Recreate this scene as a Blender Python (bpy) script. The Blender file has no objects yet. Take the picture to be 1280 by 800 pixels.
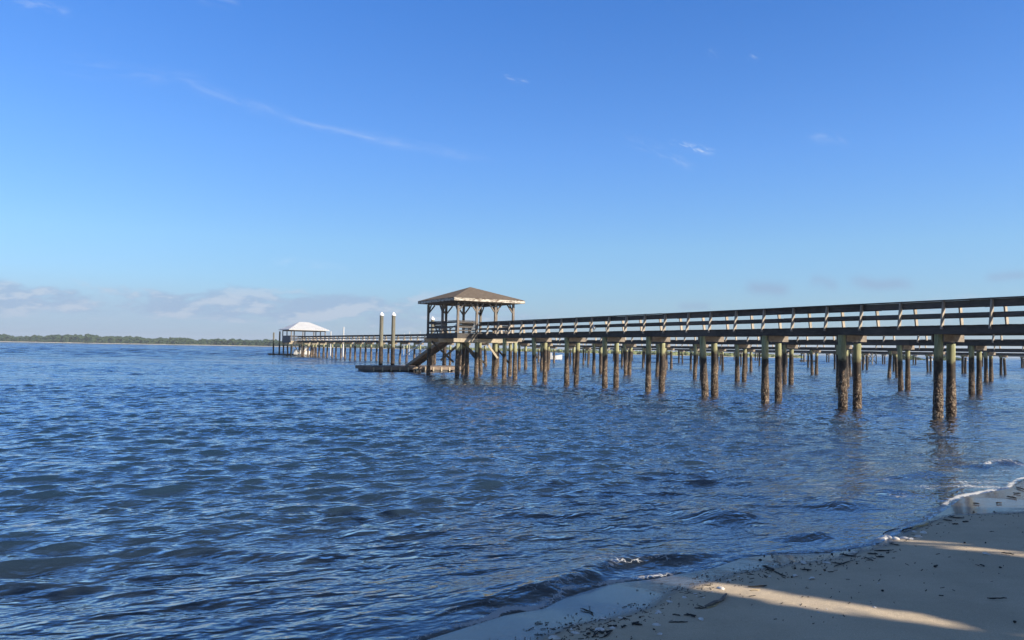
import bpy, math, random
import numpy as np
from mathutils import Vector, Matrix

R = math.radians
rng = np.random.default_rng(7)
random.seed(7)
sc = bpy.context.scene
col = sc.collection

# ------------------------------------------------------------------ camera
EYE = 2.2
cam = bpy.data.objects.new('camera', bpy.data.cameras.new('camera'))
col.objects.link(cam)
cam.data.sensor_width = 36.0
cam.data.lens = 36.0 * 950 / 1280
cam.data.clip_start = 0.05
cam.data.clip_end = 30000
PITCH, ROLL = R(2.1635), R(0.93)
fw = Vector((0, math.cos(PITCH), math.sin(PITCH)))
up = Vector((0, -math.sin(PITCH), math.cos(PITCH)))
rt = Vector((1, 0, 0))
r2 = rt * math.cos(ROLL) + up * math.sin(ROLL)
u2 = -rt * math.sin(ROLL) + up * math.cos(ROLL)
cam.matrix_world = Matrix(((r2.x, u2.x, -fw.x, 0), (r2.y, u2.y, -fw.y, 0), (r2.z, u2.z, -fw.z, EYE), (0, 0, 0, 1)))
sc.camera = cam

# ------------------------------------------------------------------ light
SUN_H = Vector((0.83, -0.557, 0)).normalized()      # towards the sun, on the ground
SUN_EL = R(28)
sun = bpy.data.objects.new('sun', bpy.data.lights.new('sun', 'SUN'))
col.objects.link(sun)
sun.data.energy = 5.0
sun.data.angle = R(0.5)
sun.data.color = (1.0, 0.88, 0.72)
sdir = SUN_H * math.cos(SUN_EL) + Vector((0, 0, math.sin(SUN_EL)))
sun.rotation_euler = sdir.to_track_quat('Z', 'Y').to_euler()
sun.location = (40, -30, 40)

sc.view_settings.view_transform = 'Standard'
sc.view_settings.look = 'None'
sc.view_settings.gamma = 1
sc.view_settings.exposure = 1.03
sc.cycles.use_denoising = True
sc.cycles.max_bounces = 8
sc.cycles.transparent_max_bounces = 12


class NT:
    """small helper to write node graphs"""
    def __init__(s, tree):
        s.t = tree
        s.t.nodes.clear()

    def n(s, typ, **kw):
        nd = s.t.nodes.new(typ)
        for k, v in kw.items():
            setattr(nd, k, v)
        return nd

    def link(s, a, b):
        if isinstance(a, bpy.types.Node):
            a = a.outputs[0]
        s.t.links.new(a, b)

    def put(s, sock, v):
        if isinstance(v, (bpy.types.NodeSocket, bpy.types.Node)):
            s.link(v, sock)
        elif v is not None:
            if isinstance(v, (tuple, list)) and len(v) == 3 and sock.type == 'RGBA':
                v = (*v, 1)
            sock.default_value = v

    def m(s, op, a, b=None, c=None, clamp=False):
        nd = s.n('ShaderNodeMath', operation=op, use_clamp=clamp)
        s.put(nd.inputs[0], a)
        if b is not None: s.put(nd.inputs[1], b)
        if c is not None: s.put(nd.inputs[2], c)
        return nd.outputs[0]

    def vm(s, op, a, b=None, out=0):
        nd = s.n('ShaderNodeVectorMath', operation=op)
        s.put(nd.inputs[0], a)
        if b is not None: s.put(nd.inputs[1], b)
        return nd.outputs[out]

    def mix(s, f, a, b, mode='MIX'):
        nd = s.n('ShaderNodeMix', data_type='RGBA', blend_type=mode)
        s.put(nd.inputs[0], f); s.put(nd.inputs[6], a); s.put(nd.inputs[7], b)
        return nd.outputs[2]

    def noise(s, vec, scale, detail=4, rough=.55, dist=0, out=0, dims='3D'):
        nd = s.n('ShaderNodeTexNoise', noise_dimensions=dims)
        if vec is not None: s.link(vec, nd.inputs['Vector'])
        nd.inputs['Scale'].default_value = scale
        nd.inputs['Detail'].default_value = detail
        nd.inputs['Roughness'].default_value = rough
        nd.inputs['Distortion'].default_value = dist
        return nd.outputs[out]

    def ss(s, v, a, b, lo=0., hi=1.):
        nd = s.n('ShaderNodeMapRange', interpolation_type='SMOOTHSTEP')
        s.put(nd.inputs[0], v); s.put(nd.inputs[1], a); s.put(nd.inputs[2], b); s.put(nd.inputs[3], lo); s.put(nd.inputs[4], hi)
        return nd.outputs[0]

    def xyz(s, v):
        nd = s.n('ShaderNodeSeparateXYZ'); s.link(v, nd.inputs[0]); return nd.outputs

    def vec(s, x, y, z):
        nd = s.n('ShaderNodeCombineXYZ')
        for i, v in enumerate((x, y, z)): s.put(nd.inputs[i], v)
        return nd.outputs[0]

    def ramp(s, v, stops):
        nd = s.n('ShaderNodeValToRGB'); s.put(nd.inputs[0], v)
        el = nd.color_ramp.elements
        while len(el) < len(stops): el.new(0.5)
        for e, (p, c) in zip(el, stops): e.position = p; e.color = (*c, 1)
        return nd.outputs[0]

    def attr(s, name):
        return s.n('ShaderNodeAttribute', attribute_name=name).outputs['Fac']

    def pos(s):
        return s.n('ShaderNodeNewGeometry').outputs['Position']

    def obj(s):
        return s.n('ShaderNodeTexCoord').outputs['Object']

    def bump(s, h, strength, dist, normal=None):
        nd = s.n('ShaderNodeBump'); nd.inputs['Strength'].default_value = strength; nd.inputs['Distance'].default_value = dist
        s.link(h, nd.inputs['Height'])
        if normal is not None: s.link(normal, nd.inputs['Normal'])
        return nd.outputs[0]

    def bsdf(s, color, rough=.8, normal=None, spec=.3, metallic=0.):
        nd = s.n('ShaderNodeBsdfPrincipled')
        s.put(nd.inputs['Base Color'], color); s.put(nd.inputs['Roughness'], rough); s.put(nd.inputs['Metallic'], metallic)
        s.put(nd.inputs['Specular IOR Level'], spec)
        if normal is not None: s.link(normal, nd.inputs['Normal'])
        return nd

    def out(s, sh):
        o = s.n('ShaderNodeOutputMaterial')
        s.link(sh, o.inputs['Surface'])


# ------------------------------------------------------------------ sky
world = bpy.data.worlds.new('World')
sc.world = world
world.use_nodes = True
w = NT(world.node_tree)
sky = w.n('ShaderNodeTexSky', sky_type='NISHITA')
sky.sun_disc = False
sky.sun_elevation = SUN_EL
sky.sun_rotation = math.atan2(SUN_H.x, SUN_H.y)
sky.altitude = 0
sky.air_density = 1.0
sky.dust_density = 0.6
sky.ozone_density = 3.0
dv = w.vm('NORMALIZE', w.n('ShaderNodeTexCoord').outputs['Generated'])
dx, dy, dz = w.xyz(dv)
az = w.m('MULTIPLY', w.m('ARCTAN2', dx, dy), 57.29578)          # degrees, 0 = due north, right positive
el = w.m('MULTIPLY', w.m('ARCSINE', dz), 57.29578)
hs = w.n('ShaderNodeHueSaturation')
hs.inputs['Hue'].default_value = 0.5
hs.inputs['Saturation'].default_value = 1.0
hs.inputs['Value'].default_value = 1.0
w.link(sky, hs.inputs['Color'])
gain = w.ramp(w.m('DIVIDE', el, 40), ((0.0, (.52, .70, .98)), (.07, (.60, .76, 1.02)), (.19, (.71, .94, 1.16)), (.36, (.66, 1.01, 1.47)), (.62, (.53, 1.03, 1.70)), (.85, (.92, 1.02, 1.14))))
skyc = w.mix(1.0, hs.outputs[0], gain, 'MULTIPLY')
side = w.m('MULTIPLY', w.ss(az, -22, 34), w.ss(el, 34, 4, -.02, .26))
skyc = w.vm('SCALE', skyc, None)
skyc.node.inputs['Scale'].default_value = 1.0
w.link(w.m('ADD', side, 1.0), skyc.node.inputs['Scale'])
# low cumulus bank, mostly towards the north-west
wob = w.noise(w.vec(w.m('MULTIPLY', az, .12), w.m('MULTIPLY', el, .2), 3.1), 1.0, 3)
cv = w.vec(w.m('MULTIPLY', az, .21), w.m('MULTIPLY', el, .60), w.m('MULTIPLY', wob, .8))
cn = w.noise(cv, 1.0, 8, .6)
base = w.m('MULTIPLY', w.ss(el, 0.2, 2.4), w.ss(el, 4.9, 3.2))
base = w.m('MULTIPLY', base, w.m('ADD', w.ss(az, 12, -14, .25, 1.0), w.ss(az, 12, 26, 0, .25)))
thr = w.m('SUBTRACT', .66, w.m('MULTIPLY', base, .31))
cl = w.ss(cn, thr, w.m('ADD', thr, .13))
cl = w.m('MULTIPLY', cl, base)
cn2 = w.noise(w.vm('ADD', cv, (0.10, -.26, 0)), 1.0, 8, .6)       # lit edges: compare with the density towards the light
lit = w.ss(w.m('SUBTRACT', cn, cn2), -.03, .09)
ccol = w.mix(lit, (2.75, 3.7, 5.4), (4.6, 5.05, 6.1))
# soft veil under the bank
veil = w.m('MULTIPLY', w.ss(el, 5.0, 1.5), w.ss(az, 20, -30, .15, .55))
skyc = w.mix(veil, skyc, (3.1, 4.2, 6.2))
skyc = w.mix(w.m('MULTIPLY', cl, .62), skyc, ccol)
# thin high cirrus: one long streak, one small bright wisp, a few scraps
GAINW = .8
def streak(a0, e0, a1, e1, width, dens, fx, fy, seed, thr=(.42, .72), c=(6.2, 6.9, 8.0)):
    global skyc
    L = math.hypot(a1 - a0, e1 - e0)
    ux, uy = (a1 - a0) / L, (e1 - e0) / L
    px, py = w.m('SUBTRACT', az, a0), w.m('SUBTRACT', el, e0)
    al = w.m('ADD', w.m('MULTIPLY', px, ux), w.m('MULTIPLY', py, uy))
    ac = w.m('SUBTRACT', w.m('MULTIPLY', py, ux), w.m('MULTIPLY', px, uy))
    nz = w.noise(w.vec(w.m('MULTIPLY', al, fx), w.m('MULTIPLY', ac, fy), seed), 1.0, 6, .62, .6)
    bend = w.m('MULTIPLY', w.m('SUBTRACT', w.noise(w.vec(w.m('MULTIPLY', al, fx * .35), seed, 0), 1.0, 2), .5), width * 4)
    g = w.m('DIVIDE', w.m('ADD', ac, bend), width)
    g = w.m('EXPONENT', w.m('MULTIPLY', w.m('MULTIPLY', g, g), -1.0))
    g = w.m('MULTIPLY', g, w.m('MULTIPLY', w.ss(al, -L * .08, L * .25), w.ss(al, L * 1.08, L * .75)))
    g = w.m('MULTIPLY', g, w.m('MULTIPLY', w.ss(nz, thr[0], thr[1]), dens))
    skyc = w.mix(w.m('MULTIPLY', g, GAINW), skyc, c)
streak(-24.11, 17.84, -16.53, 16.0, 0.35, 0.211, 0.35, 1.6, 1.3, (.28, .75))
streak(-17.93, 16.3, -7.47, 14.62, 0.22, 0.223, 0.4, 2.0, 2.7, (.30, .75))
streak(-12.81, 15.49, -1.41, 14.03, 0.35, 0.161, 0.35, 1.5, 4.1, (.30, .75))
streak(-31.96, 17.3, -22.3, 18.0, 0.5, 0.124, 0.25, 1.2, 5.3)
streak(11.67, 15.31, 14.85, 14.33, 0.2, 0.9, 0.9, 3.2, 6.6)
streak(7.64, 16.04, 13.54, 13.32, 0.35, 0.25, 0.5, 2.0, 7.2)
streak(-1.04, 19.95, 1.05, 19.54, 0.15, 0.45, 0.9, 3, 8.1)
streak(14.4, 21.44, 15.21, 20.75, 0.2, 0.3, 0.9, 3, 9.4)
streak(17.12, 20.8, 18.02, 20.41, 0.2, 0.3, 0.9, 3, 10.2)
streak(-34.24, 20.39, -30.74, 20.72, 0.3, 0.3, 0.5, 1.5, 11.4)
streak(21.28, 15.33, 23.87, 14.31, 0.35, 0.2, 0.5, 1.5, 12.1)
streak(-17.64, 5.92, -11.99, 5.93, 0.3, 0.3, 0.3, 1.4, 13.7)
streak(-23.26, 23.12, -20.33, 22.95, 0.3, 0.25, 0.4, 1.5, 14.9)
streak(16.98, 4.88, 20.24, 4.5, 0.45, 0.75, .55, 1.2, 21.3, (.15, .50), (2.5, 3.45, 5.1))
streak(23.87, 5.11, 28.02, 4.69, 0.4, 0.7, .55, 1.2, 22.9, (.15, .50), (2.5, 3.45, 5.1))
streak(31.88, 4.99, 34.43, 5.0, 0.3, 0.6, .55, 1.2, 23.3, (.15, .50), (2.5, 3.45, 5.1))
streak(12.18, 3.37, 14.75, 3.5, 0.3, 0.5, .55, 1.2, 24.1, (.15, .50), (2.5, 3.45, 5.1))
streak(21.29, 5.05, 23.36, 4.68, 0.4, 0.5, .55, 1.2, 25.9, (.15, .50), (2.5, 3.45, 5.1))
bg = w.n('ShaderNodeBackground')
w.link(skyc, bg.inputs['Color'])
bg.inputs['Strength'].default_value = 0.06
wo = w.n('ShaderNodeOutputWorld')
w.link(bg, wo.inputs['Surface'])

# ------------------------------------------------------------------ shore geometry, metres
SHORE = [(-0.58,5.84),(-0.01,6.38),(0.32,6.56),(0.51,6.86),(1.0,7.28),(1.39,7.42),(1.71,7.62),(2.09,7.84),(2.52,8.25),(2.89,8.4),(3.57,8.5),(4.24,8.89),(4.75,9.41),(5.26,9.96),(5.65,10.31),(6.24,10.97),(7.1,11.98),(8.4,12.85),(9.21,13.7)]
WETL = [(0.04,5.47),(0.2,5.66),(0.49,6.03),(0.81,6.16),(1.13,6.35),(1.45,6.92),(1.81,7.17),(2.25,7.6),(2.62,7.73),(3.34,8.09),(3.68,8.38),(4.27,8.82),(5.46,10.09),(6.08,10.57),(6.89,10.39)]
R1 = [(-0.7,6.26),(-0.43,6.51),(-0.15,6.71),(0.11,6.86),(0.34,6.96),(0.69,7.37),(1.11,7.83),(1.61,7.98),(2.13,8.23),(2.54,8.52)]
R2 = [(2.32,9.75),(2.86,10.07),(3.53,10.57)]
R3 = [(8.8,14.81),(9.21,15.15),(9.97,15.55),(10.93,15.99)]
STICKS = [(0.61,6.43,0.7,6.27,0.025),(1.61,6.27,1.89,6.66,0.05),(1.62,6.24,1.75,6.39,0.02),(1.52,6.26,1.62,6.24,0.02),(2.16,6.92,2.34,6.95,0.03),(2.14,6.8,2.23,6.81,0.015),(2.57,7.74,2.6,7.52,0.045),(2.6,7.52,2.63,7.27,0.025),(4.05,8.5,4.22,8.47,0.03),(3.6,8.34,3.71,8.19,0.04),(3.9,8.34,3.98,8.27,0.03),(3.78,8.17,3.78,7.95,0.02),(3.55,7.95,3.24,7.64,0.022),(3.4,7.77,3.31,7.86,0.022),(3.92,6.29,4.08,6.29,0.025),(5.2,8.1,5.27,8.0,0.025),(5.17,9.74,5.45,9.96,0.04),(5.06,9.6,5.32,9.87,0.03),(4.55,9.31,4.95,9.69,0.04),(4.92,9.59,5.12,9.7,0.04),(5.77,10.19,5.8,10.04,0.035),(5.92,10.34,6.03,10.16,0.035),(5.88,9.94,5.95,9.92,0.035),(5.67,9.81,5.74,9.79,0.035),(7.59,11.68,7.59,11.46,0.05),(8.47,12.8,8.37,12.45,0.05),(7.97,12.11,8.0,11.98,0.04),(6.83,11.28,6.86,11.18,0.04),(7.09,11.16,7.16,11.13,0.05),(1.31,6.11,1.36,6.06,0.02),(1.39,6.07,1.48,6.03,0.025),(1.42,6.11,1.46,5.99,0.02),(1.24,5.92,1.38,5.89,0.02),(0.62,5.86,0.66,5.73,0.02),(0.68,5.76,0.72,5.72,0.03),(0.74,5.74,0.79,5.77,0.03),(0.71,5.64,0.77,5.75,0.025),(0.62,5.63,0.67,5.74,0.02),(0.59,5.69,0.62,5.73,0.03),(0.81,5.9,0.84,5.89,0.03),(0.77,5.9,0.81,5.92,0.02),(0.87,5.84,0.91,5.9,0.025),(0.96,5.94,1.03,5.88,0.03),(0.96,5.91,1.02,5.96,0.03),(0.92,6.11,0.95,6.06,0.02),(2.87,7.52,2.95,7.47,0.03),(4.21,7.59,4.26,7.62,0.03),(4.19,7.57,4.21,7.55,0.03),(3.58,6.39,3.61,6.37,0.02),(4.66,7.59,4.66,7.52,0.03),(4.41,8.88,4.44,8.72,0.03),(3.9,8.15,3.98,8.13,0.03),(3.07,7.38,3.13,7.38,0.02)]
SHELLS = [(1.52,6.62,0.07),(1.37,6.49,0.07),(1.65,6.76,0.04),(1.64,6.67,0.03),(1.68,6.6,0.04),(1.81,6.8,0.03),(1.92,6.92,0.1),(1.5,5.95,0.08),(1.22,6.24,0.05),(1.21,6.18,0.08),(2.08,7.23,0.06),(2.21,7.37,0.05),(1.14,5.88,0.08),(1.12,5.66,0.06),(0.9,6.12,0.05),(0.76,6.13,0.06),(0.7,5.83,0.09),(0.8,5.86,0.06),(0.51,5.76,0.08),(0.52,6.0,0.04),(0.49,5.87,0.04),(0.35,5.67,0.1),(3.03,7.86,0.09),(3.26,7.86,0.08),(2.73,7.31,0.08),(2.85,7.19,0.07),(2.81,7.16,0.04),(2.5,7.33,0.05),(2.92,6.12,0.05),(2.44,6.04,0.03),(2.54,6.12,0.03),(3.32,6.88,0.03),(5.05,8.12,0.08),(4.59,9.25,0.1),(4.61,9.13,0.14),(4.71,9.15,0.12),(4.91,9.19,0.1),(5.09,9.41,0.12),(4.49,9.17,0.08),(3.81,8.45,0.08),(4.76,9.08,0.1),(5.02,9.49,0.08),(1.4,6.65,0.03)]
SPECKS = [(3.08,7.48),(2.92,7.49),(2.68,7.26),(2.84,7.6),(3.55,7.82),(4.78,7.46),(3.71,5.63),(3.23,6.63),(5.17,8.7),(5.37,8.64),(6.45,10.64),(6.68,10.55),(0.84,6.04),(1.05,6.09),(2.77,8.31),(3.54,8.4),(3.82,8.6),(2.85,8.3),(1.1,5.77),(2.65,8.08)]
TUFT = [(6.15,10.77),(6.34,10.77)]


def poly_ext(P, k=3, L=600.):
    P = np.array(P, float)
    a = P[0] - P[k]; b = P[-1] - P[-1 - k * 3 if len(P) > k * 3 else 0]
    return np.vstack([P[0] + a / np.linalg.norm(a) * L, P, P[-1] + b / np.linalg.norm(b) * L])


def sdist(x, y, P):
    """signed distance to a polyline, positive on its right-hand side (landward); also the arc length of the nearest point"""
    best = np.full(x.shape, 1e9); sg = np.ones(x.shape); arc = np.zeros(x.shape); acc = 0.
    for i in range(len(P) - 1):
        A, B = P[i], P[i + 1]
        e = B - A; L2 = e @ e; L = math.sqrt(L2)
        t = np.clip(((x - A[0]) * e[0] + (y - A[1]) * e[1]) / L2, 0, 1)
        d = np.hypot(x - A[0] - t * e[0], y - A[1] - t * e[1])
        s = np.sign(e[1] * (x - A[0]) - e[0] * (y - A[1]))
        mk = d < best
        best[mk] = d[mk]; sg[mk] = s[mk]; arc[mk] = acc + t[mk] * L
        acc += L
    return best * sg, arc


def smooth(a, b, v):
    t = np.clip((v - a) / (b - a), 0, 1)
    return t * t * (3 - 2 * t)


def vnoise(x, y, seed):
    """cheap smooth value noise"""
    r = np.random.default_rng(seed).random((64, 64))
    xi = np.floor(x).astype(int); yi = np.floor(y).astype(int)
    fx = x - xi; fy = y - yi
    fx = fx * fx * (3 - 2 * fx); fy = fy * fy * (3 - 2 * fy)
    g = lambda a, b: r[a % 64, b % 64]
    return (g(xi, yi) * (1 - fx) + g(xi + 1, yi) * fx) * (1 - fy) + (g(xi, yi + 1) * (1 - fx) + g(xi + 1, yi + 1) * fx) * fy


SHP = poly_ext(SHORE)
WEP = poly_ext(WETL)


def terrain_z(x, y):
    s, _ = sdist(x, y, SHP)
    zi = np.where(s < 6, .105 * s - .0035 * np.maximum(s, 0) ** 2, .504 + .02 * np.clip(s - 6, 0, 40))
    zo = np.where(s > -5, .09 * s, -.45 + .04 * (s + 5))
    return np.maximum(np.where(s > 0, zi, zo), -2.5), s


def tz(x, y):
    return float(terrain_z(np.array([x], float), np.array([y], float))[0][0])


# ------------------------------------------------------------------ object helpers
def tag(o, label=None, cat=None, group=None, kind=None):
    for k, v in (('label', label), ('category', cat), ('group', group), ('kind', kind)):
        if v: o[k] = v
    return o


def empty(name, loc, rz, label, cat, group=None):
    o = bpy.data.objects.new(name, None)
    col.objects.link(o)
    o.location = loc; o.rotation_euler = (0, 0, rz)
    return tag(o, label, cat, group)


def link_mesh(name, me, mat=None, parent=None, loc=None):
    o = bpy.data.objects.new(name, me)
    col.objects.link(o)
    if mat is not None and not me.materials: me.materials.append(mat)
    if parent is not None: o.parent = parent
    if loc is not None: o.location = loc
    return o


class MB:
    def __init__(s):
        s.v = []; s.f = []; s.sm = []

    def add(s, v, f, smooth=False):
        b = len(s.v)
        s.v += [tuple(p) for p in v]
        s.f += [tuple(i + b for i in q) for q in f]
        s.sm += [smooth] * len(f)

    def box(s, x0, x1, y0, y1, z0, z1):
        v = [(x, y, z) for x in (x0, x1) for y in (y0, y1) for z in (z0, z1)]
        s.add(v, [(0, 1, 3, 2), (4, 6, 7, 5), (0, 4, 5, 1), (2, 3, 7, 6), (0, 2, 6, 4), (1, 5, 7, 3)])

    def bar(s, a, b, w_, h_, upv=(0, 0, 1)):
        """rectangular timber from a to b, w_ across, h_ along upv"""
        a = Vector(a); b = Vector(b); d = (b - a).normalized()
        u = Vector(upv); u = (u - d * u.dot(d))
        if u.length < 1e-4: u = Vector((1, 0, 0)) - d * d.x
        u.normalize(); r = d.cross(u)
        v = []
        for p in (a, b):
            for i in (-1, 1):
                for j in (-1, 1):
                    v.append(p + r * (i * w_ / 2) + u * (j * h_ / 2))
        s.add(v, [(0, 1, 3, 2), (4, 6, 7, 5), (0, 4, 5, 1), (2, 3, 7, 6), (0, 2, 6, 4), (1, 5, 7, 3)])

    def tube(s, a, b, r0, r1, n=12, cap=True):
        a = Vector(a); b = Vector(b); d = (b - a).normalized()
        u = d.orthogonal().normalized(); r = d.cross(u)
        v = []
        for p, q in ((a, r0), (b, r1)):
            for k in range(n):
                t = 2 * math.pi * k / n
                v.append(p + (u * math.cos(t) + r * math.sin(t)) * q)
        s.add(v, [(k, (k + 1) % n, n + (k + 1) % n, n + k) for k in range(n)], True)
        if cap:
            s.add(v[:n], [tuple(range(n - 1, -1, -1))]); s.add(v[n:], [tuple(range(n))])

    def mesh(s, name):
        me = bpy.data.meshes.new(name)
        me.from_pydata(s.v, [], s.f)
        me.polygons.foreach_set('use_smooth', s.sm)
        me.update()
        return me

    def build(s, name, mat, parent=None):
        return link_mesh(name, s.mesh(name), mat, parent)


def mat(name):
    m = bpy.data.materials.new(name)
    m.use_nodes = True
    return m, NT(m.node_tree)


# ------------------------------------------------------------------ materials
def wood(name, c0, c1, stretch=(1, 1, 1), scale=3., rough=.85, stain=.5):
    m, n = mat(name)
    p = n.obj()
    oi = n.n('ShaderNodeObjectInfo')
    p2 = n.vm('ADD', n.vm('MULTIPLY', p, stretch), n.vm('MULTIPLY', n.vec(oi.outputs['Random'], oi.outputs['Random'], 0), (37, 91, 0)))
    ri = n.n('ShaderNodeNewGeometry').outputs['Random Per Island']
    p2 = n.vm('ADD', p2, n.vec(n.m('MULTIPLY', ri, 23.), n.m('MULTIPLY', ri, 57.), 0))
    a = n.noise(p2, scale, 6, .65)
    g = n.noise(p2, scale * 9, 3, .6)
    b = n.noise(n.pos(), 1.1, 3, .6)
    f = n.m('ADD', n.m('MULTIPLY', a, .75), n.m('MULTIPLY', g, .25))
    c = n.mix(n.ss(f, .3, .72), c0, c1)
    c = n.mix(n.m('MULTIPLY', n.ss(b, .45, .7), stain), c, tuple(v * .55 for v in c0))
    c = n.mix(n.m('MULTIPLY', n.ss(ri, .25, .0), .45), c, tuple(v * .6 for v in c0)); c = n.mix(n.m('MULTIPLY', n.ss(ri, .75, 1.0), .4), c, tuple(v * 1.25 for v in c1))
    n.out(n.bsdf(c, rough, n.bump(f, .4, .01), .2))
    return m


M = {}
M['deck_wood'] = wood('deck_wood', (.042, .039, .036), (.095, .086, .076), (1, 8, 8))
M['rail_wood'] = wood('rail_wood', (.048, .044, .040), (.115, .103, .09), (1, 6, 6))
M['post_wood'] = wood('post_wood', (.20, .175, .14), (.42, .365, .295), (6, 6, 1), stain=.35)
M['shelter_post'] = wood('shelter_post', (.10, .085, .07), (.21, .18, .15), (6, 6, 1), stain=.35)
M['cap_wood'] = wood('cap_wood', (.12, .10, .08), (.25, .21, .165), (3, 1, 3), stain=.35)
M['pale_wood'] = wood('pale_wood', (.22, .185, .13), (.36, .31, .225), (3, 3, 3), stain=.25)
M['plank_wood'] = wood('plank_wood', (.20, .16, .115), (.34, .28, .21), (1, 6, 6), stain=.3)
M['dock_wood'] = wood('dock_wood', (.11, .083, .065), (.22, .175, .14), (5, 1, 5), stain=.4)
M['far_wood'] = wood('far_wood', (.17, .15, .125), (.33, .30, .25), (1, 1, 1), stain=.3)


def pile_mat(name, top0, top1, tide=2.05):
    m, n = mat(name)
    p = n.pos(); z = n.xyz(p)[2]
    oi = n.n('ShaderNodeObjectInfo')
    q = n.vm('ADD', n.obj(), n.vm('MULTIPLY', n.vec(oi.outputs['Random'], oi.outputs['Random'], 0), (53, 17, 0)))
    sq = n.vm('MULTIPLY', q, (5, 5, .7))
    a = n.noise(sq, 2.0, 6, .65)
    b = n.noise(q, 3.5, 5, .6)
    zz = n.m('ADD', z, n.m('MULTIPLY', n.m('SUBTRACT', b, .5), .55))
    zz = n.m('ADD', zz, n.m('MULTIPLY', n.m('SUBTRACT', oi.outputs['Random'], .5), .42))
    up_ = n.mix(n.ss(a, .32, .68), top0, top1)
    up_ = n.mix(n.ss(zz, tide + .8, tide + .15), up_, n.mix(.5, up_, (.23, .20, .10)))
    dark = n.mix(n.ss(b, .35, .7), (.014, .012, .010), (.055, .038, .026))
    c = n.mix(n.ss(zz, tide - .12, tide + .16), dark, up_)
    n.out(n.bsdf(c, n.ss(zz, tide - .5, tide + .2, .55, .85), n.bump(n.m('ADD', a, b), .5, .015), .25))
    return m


M['green_pile'] = pile_mat('green_pile', (.14, .16, .09), (.30, .32, .19))
M['grey_pile'] = pile_mat('grey_pile', (.085, .08, .062), (.17, .16, .12), 2.3)  # band raised past the tide mark to paint in the gazebo's shadow too
M['brown_pile'] = pile_mat('brown_pile', (.17, .165, .105), (.34, .31, .20))

m, n = mat('barnacles')
q = n.obj()
vo = n.n('ShaderNodeTexVoronoi', feature='F1'); n.link(q, vo.inputs['Vector']); vo.inputs['Scale'].default_value = 16
vo2 = n.n('ShaderNodeTexVoronoi', feature='F1'); n.link(q, vo2.inputs['Vector']); vo2.inputs['Scale'].default_value = 34
a = n.noise(q, 4.0, 5, .65)
c = n.mix(n.ss(a, .35, .65), (.034, .022, .015), (.125, .085, .055))
sp = n.m('MULTIPLY', n.ss(vo2.outputs['Distance'], .55, .25), n.ss(n.noise(q, 7.0, 3), .46, .63))
c = n.mix(sp, c, (.44, .37, .275))
h = n.m('ADD', n.m('MULTIPLY', vo.outputs['Distance'], .8), n.m('MULTIPLY', vo2.outputs['Distance'], .5))
n.out(n.bsdf(c, .75, n.bump(h, 1.0, .03), .3))
M['barnacles'] = m

m, n = mat('shingles')
q = n.obj()
br = n.n('ShaderNodeTexBrick'); br.offset = .5
n.link(n.vec(n.m('ADD', n.xyz(q)[0], n.xyz(q)[1]), n.m('MULTIPLY', n.xyz(q)[2], 2.9), 0), br.inputs['Vector'])
br.inputs['Scale'].default_value = 2.2; br.inputs['Mortar Size'].default_value = .012
br.inputs['Color1'].default_value = (.155, .125, .097, 1); br.inputs['Color2'].default_value = (.108, .088, .07, 1); br.inputs['Mortar'].default_value = (.055, .043, .035, 1)
a = n.noise(n.vm('MULTIPLY', q, (1, 1, 3)), 2.3, 5, .6)
c = n.mix(n.ss(a, .3, .72), n.mix(.45, br.outputs['Color'], (.095, .073, .055)), br.outputs['Color'])
n.out(n.bsdf(c, .95, n.bump(n.noise(q, 30, 3), .4, .02), .1))
M['shingles'] = m

m, n = mat('peeling_paint')
q = n.obj()
a = n.noise(n.vm('MULTIPLY', q, (1, 1, 4)), 2.6, 6, .7)
c = n.mix(n.ss(a, .47, .56), (.40, .37, .31), (.12, .09, .065))
n.out(n.bsdf(c, .7, n.bump(a, .3, .01)))
M['peeling_paint'] = m


def plain(name, c0, c1, rough=.5, scale=2., metallic=0., spec=.4):
    m, n = mat(name)
    a = n.noise(n.obj(), scale, 5, .6)
    n.out(n.bsdf(n.mix(n.ss(a, .3, .7), c0, c1), rough, n.bump(a, .12, .01), spec, metallic))
    return m


M['white_metal'] = plain('white_metal', (.40, .405, .41), (.47, .475, .48), .45, 1.2)
M['white_paint'] = plain('white_paint', (.36, .36, .35), (.45, .45, .44), .45, 3)
M['white_cap'] = plain('white_cap', (.72, .71, .68), (.82, .81, .78), .4, 6)
M['float_black'] = plain('float_black', (.02, .02, .022), (.05, .045, .04), .6, 4)
M['galvanised'] = plain('galvanised', (.45, .46, .46), (.58, .58, .58), .4, 5, .6)
M['dark_panel'] = plain('dark_panel', (.035, .035, .045), (.06, .06, .075), .6, 2)
M['red_canvas'] = plain('red_canvas', (.28, .10, .07), (.36, .16, .11), .8, 3)
M['gull_white'] = plain('gull_white', (.62, .60, .58), (.75, .73, .71), .8, 20)
M['gull_grey'] = plain('gull_grey', (.06, .06, .065), (.11, .11, .12), .8, 20)
M['gull_beak'] = plain('gull_beak', (.30, .17, .05), (.36, .22, .08), .5, 20)
M['dark_reed'] = plain('dark_reed', (.012, .010, .009), (.035, .028, .022), .7, 25)
M['grey_driftwood'] = plain('grey_driftwood', (.10, .09, .08), (.2, .18, .16), .85, 18)
M['tan_reed'] = plain('tan_reed', (.30, .22, .10), (.46, .36, .20), .8, 25)
M['shell'] = plain('shell', (.50, .47, .43), (.74, .71, .67), .5, 30)
M['bark'] = plain('bark', (.07, .05, .035), (.15, .11, .08), .95, 6)
M['leaf'] = plain('leaf', (.035, .06, .018), (.08, .11, .035), .7, 2)
M['tuft_green'] = plain('tuft_green', (.07, .085, .03), (.16, .16, .06), .7, 9)
M['tuft_dark'] = plain('tuft_dark', (.012, .014, .010), (.03, .03, .02), .7, 9)

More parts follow.
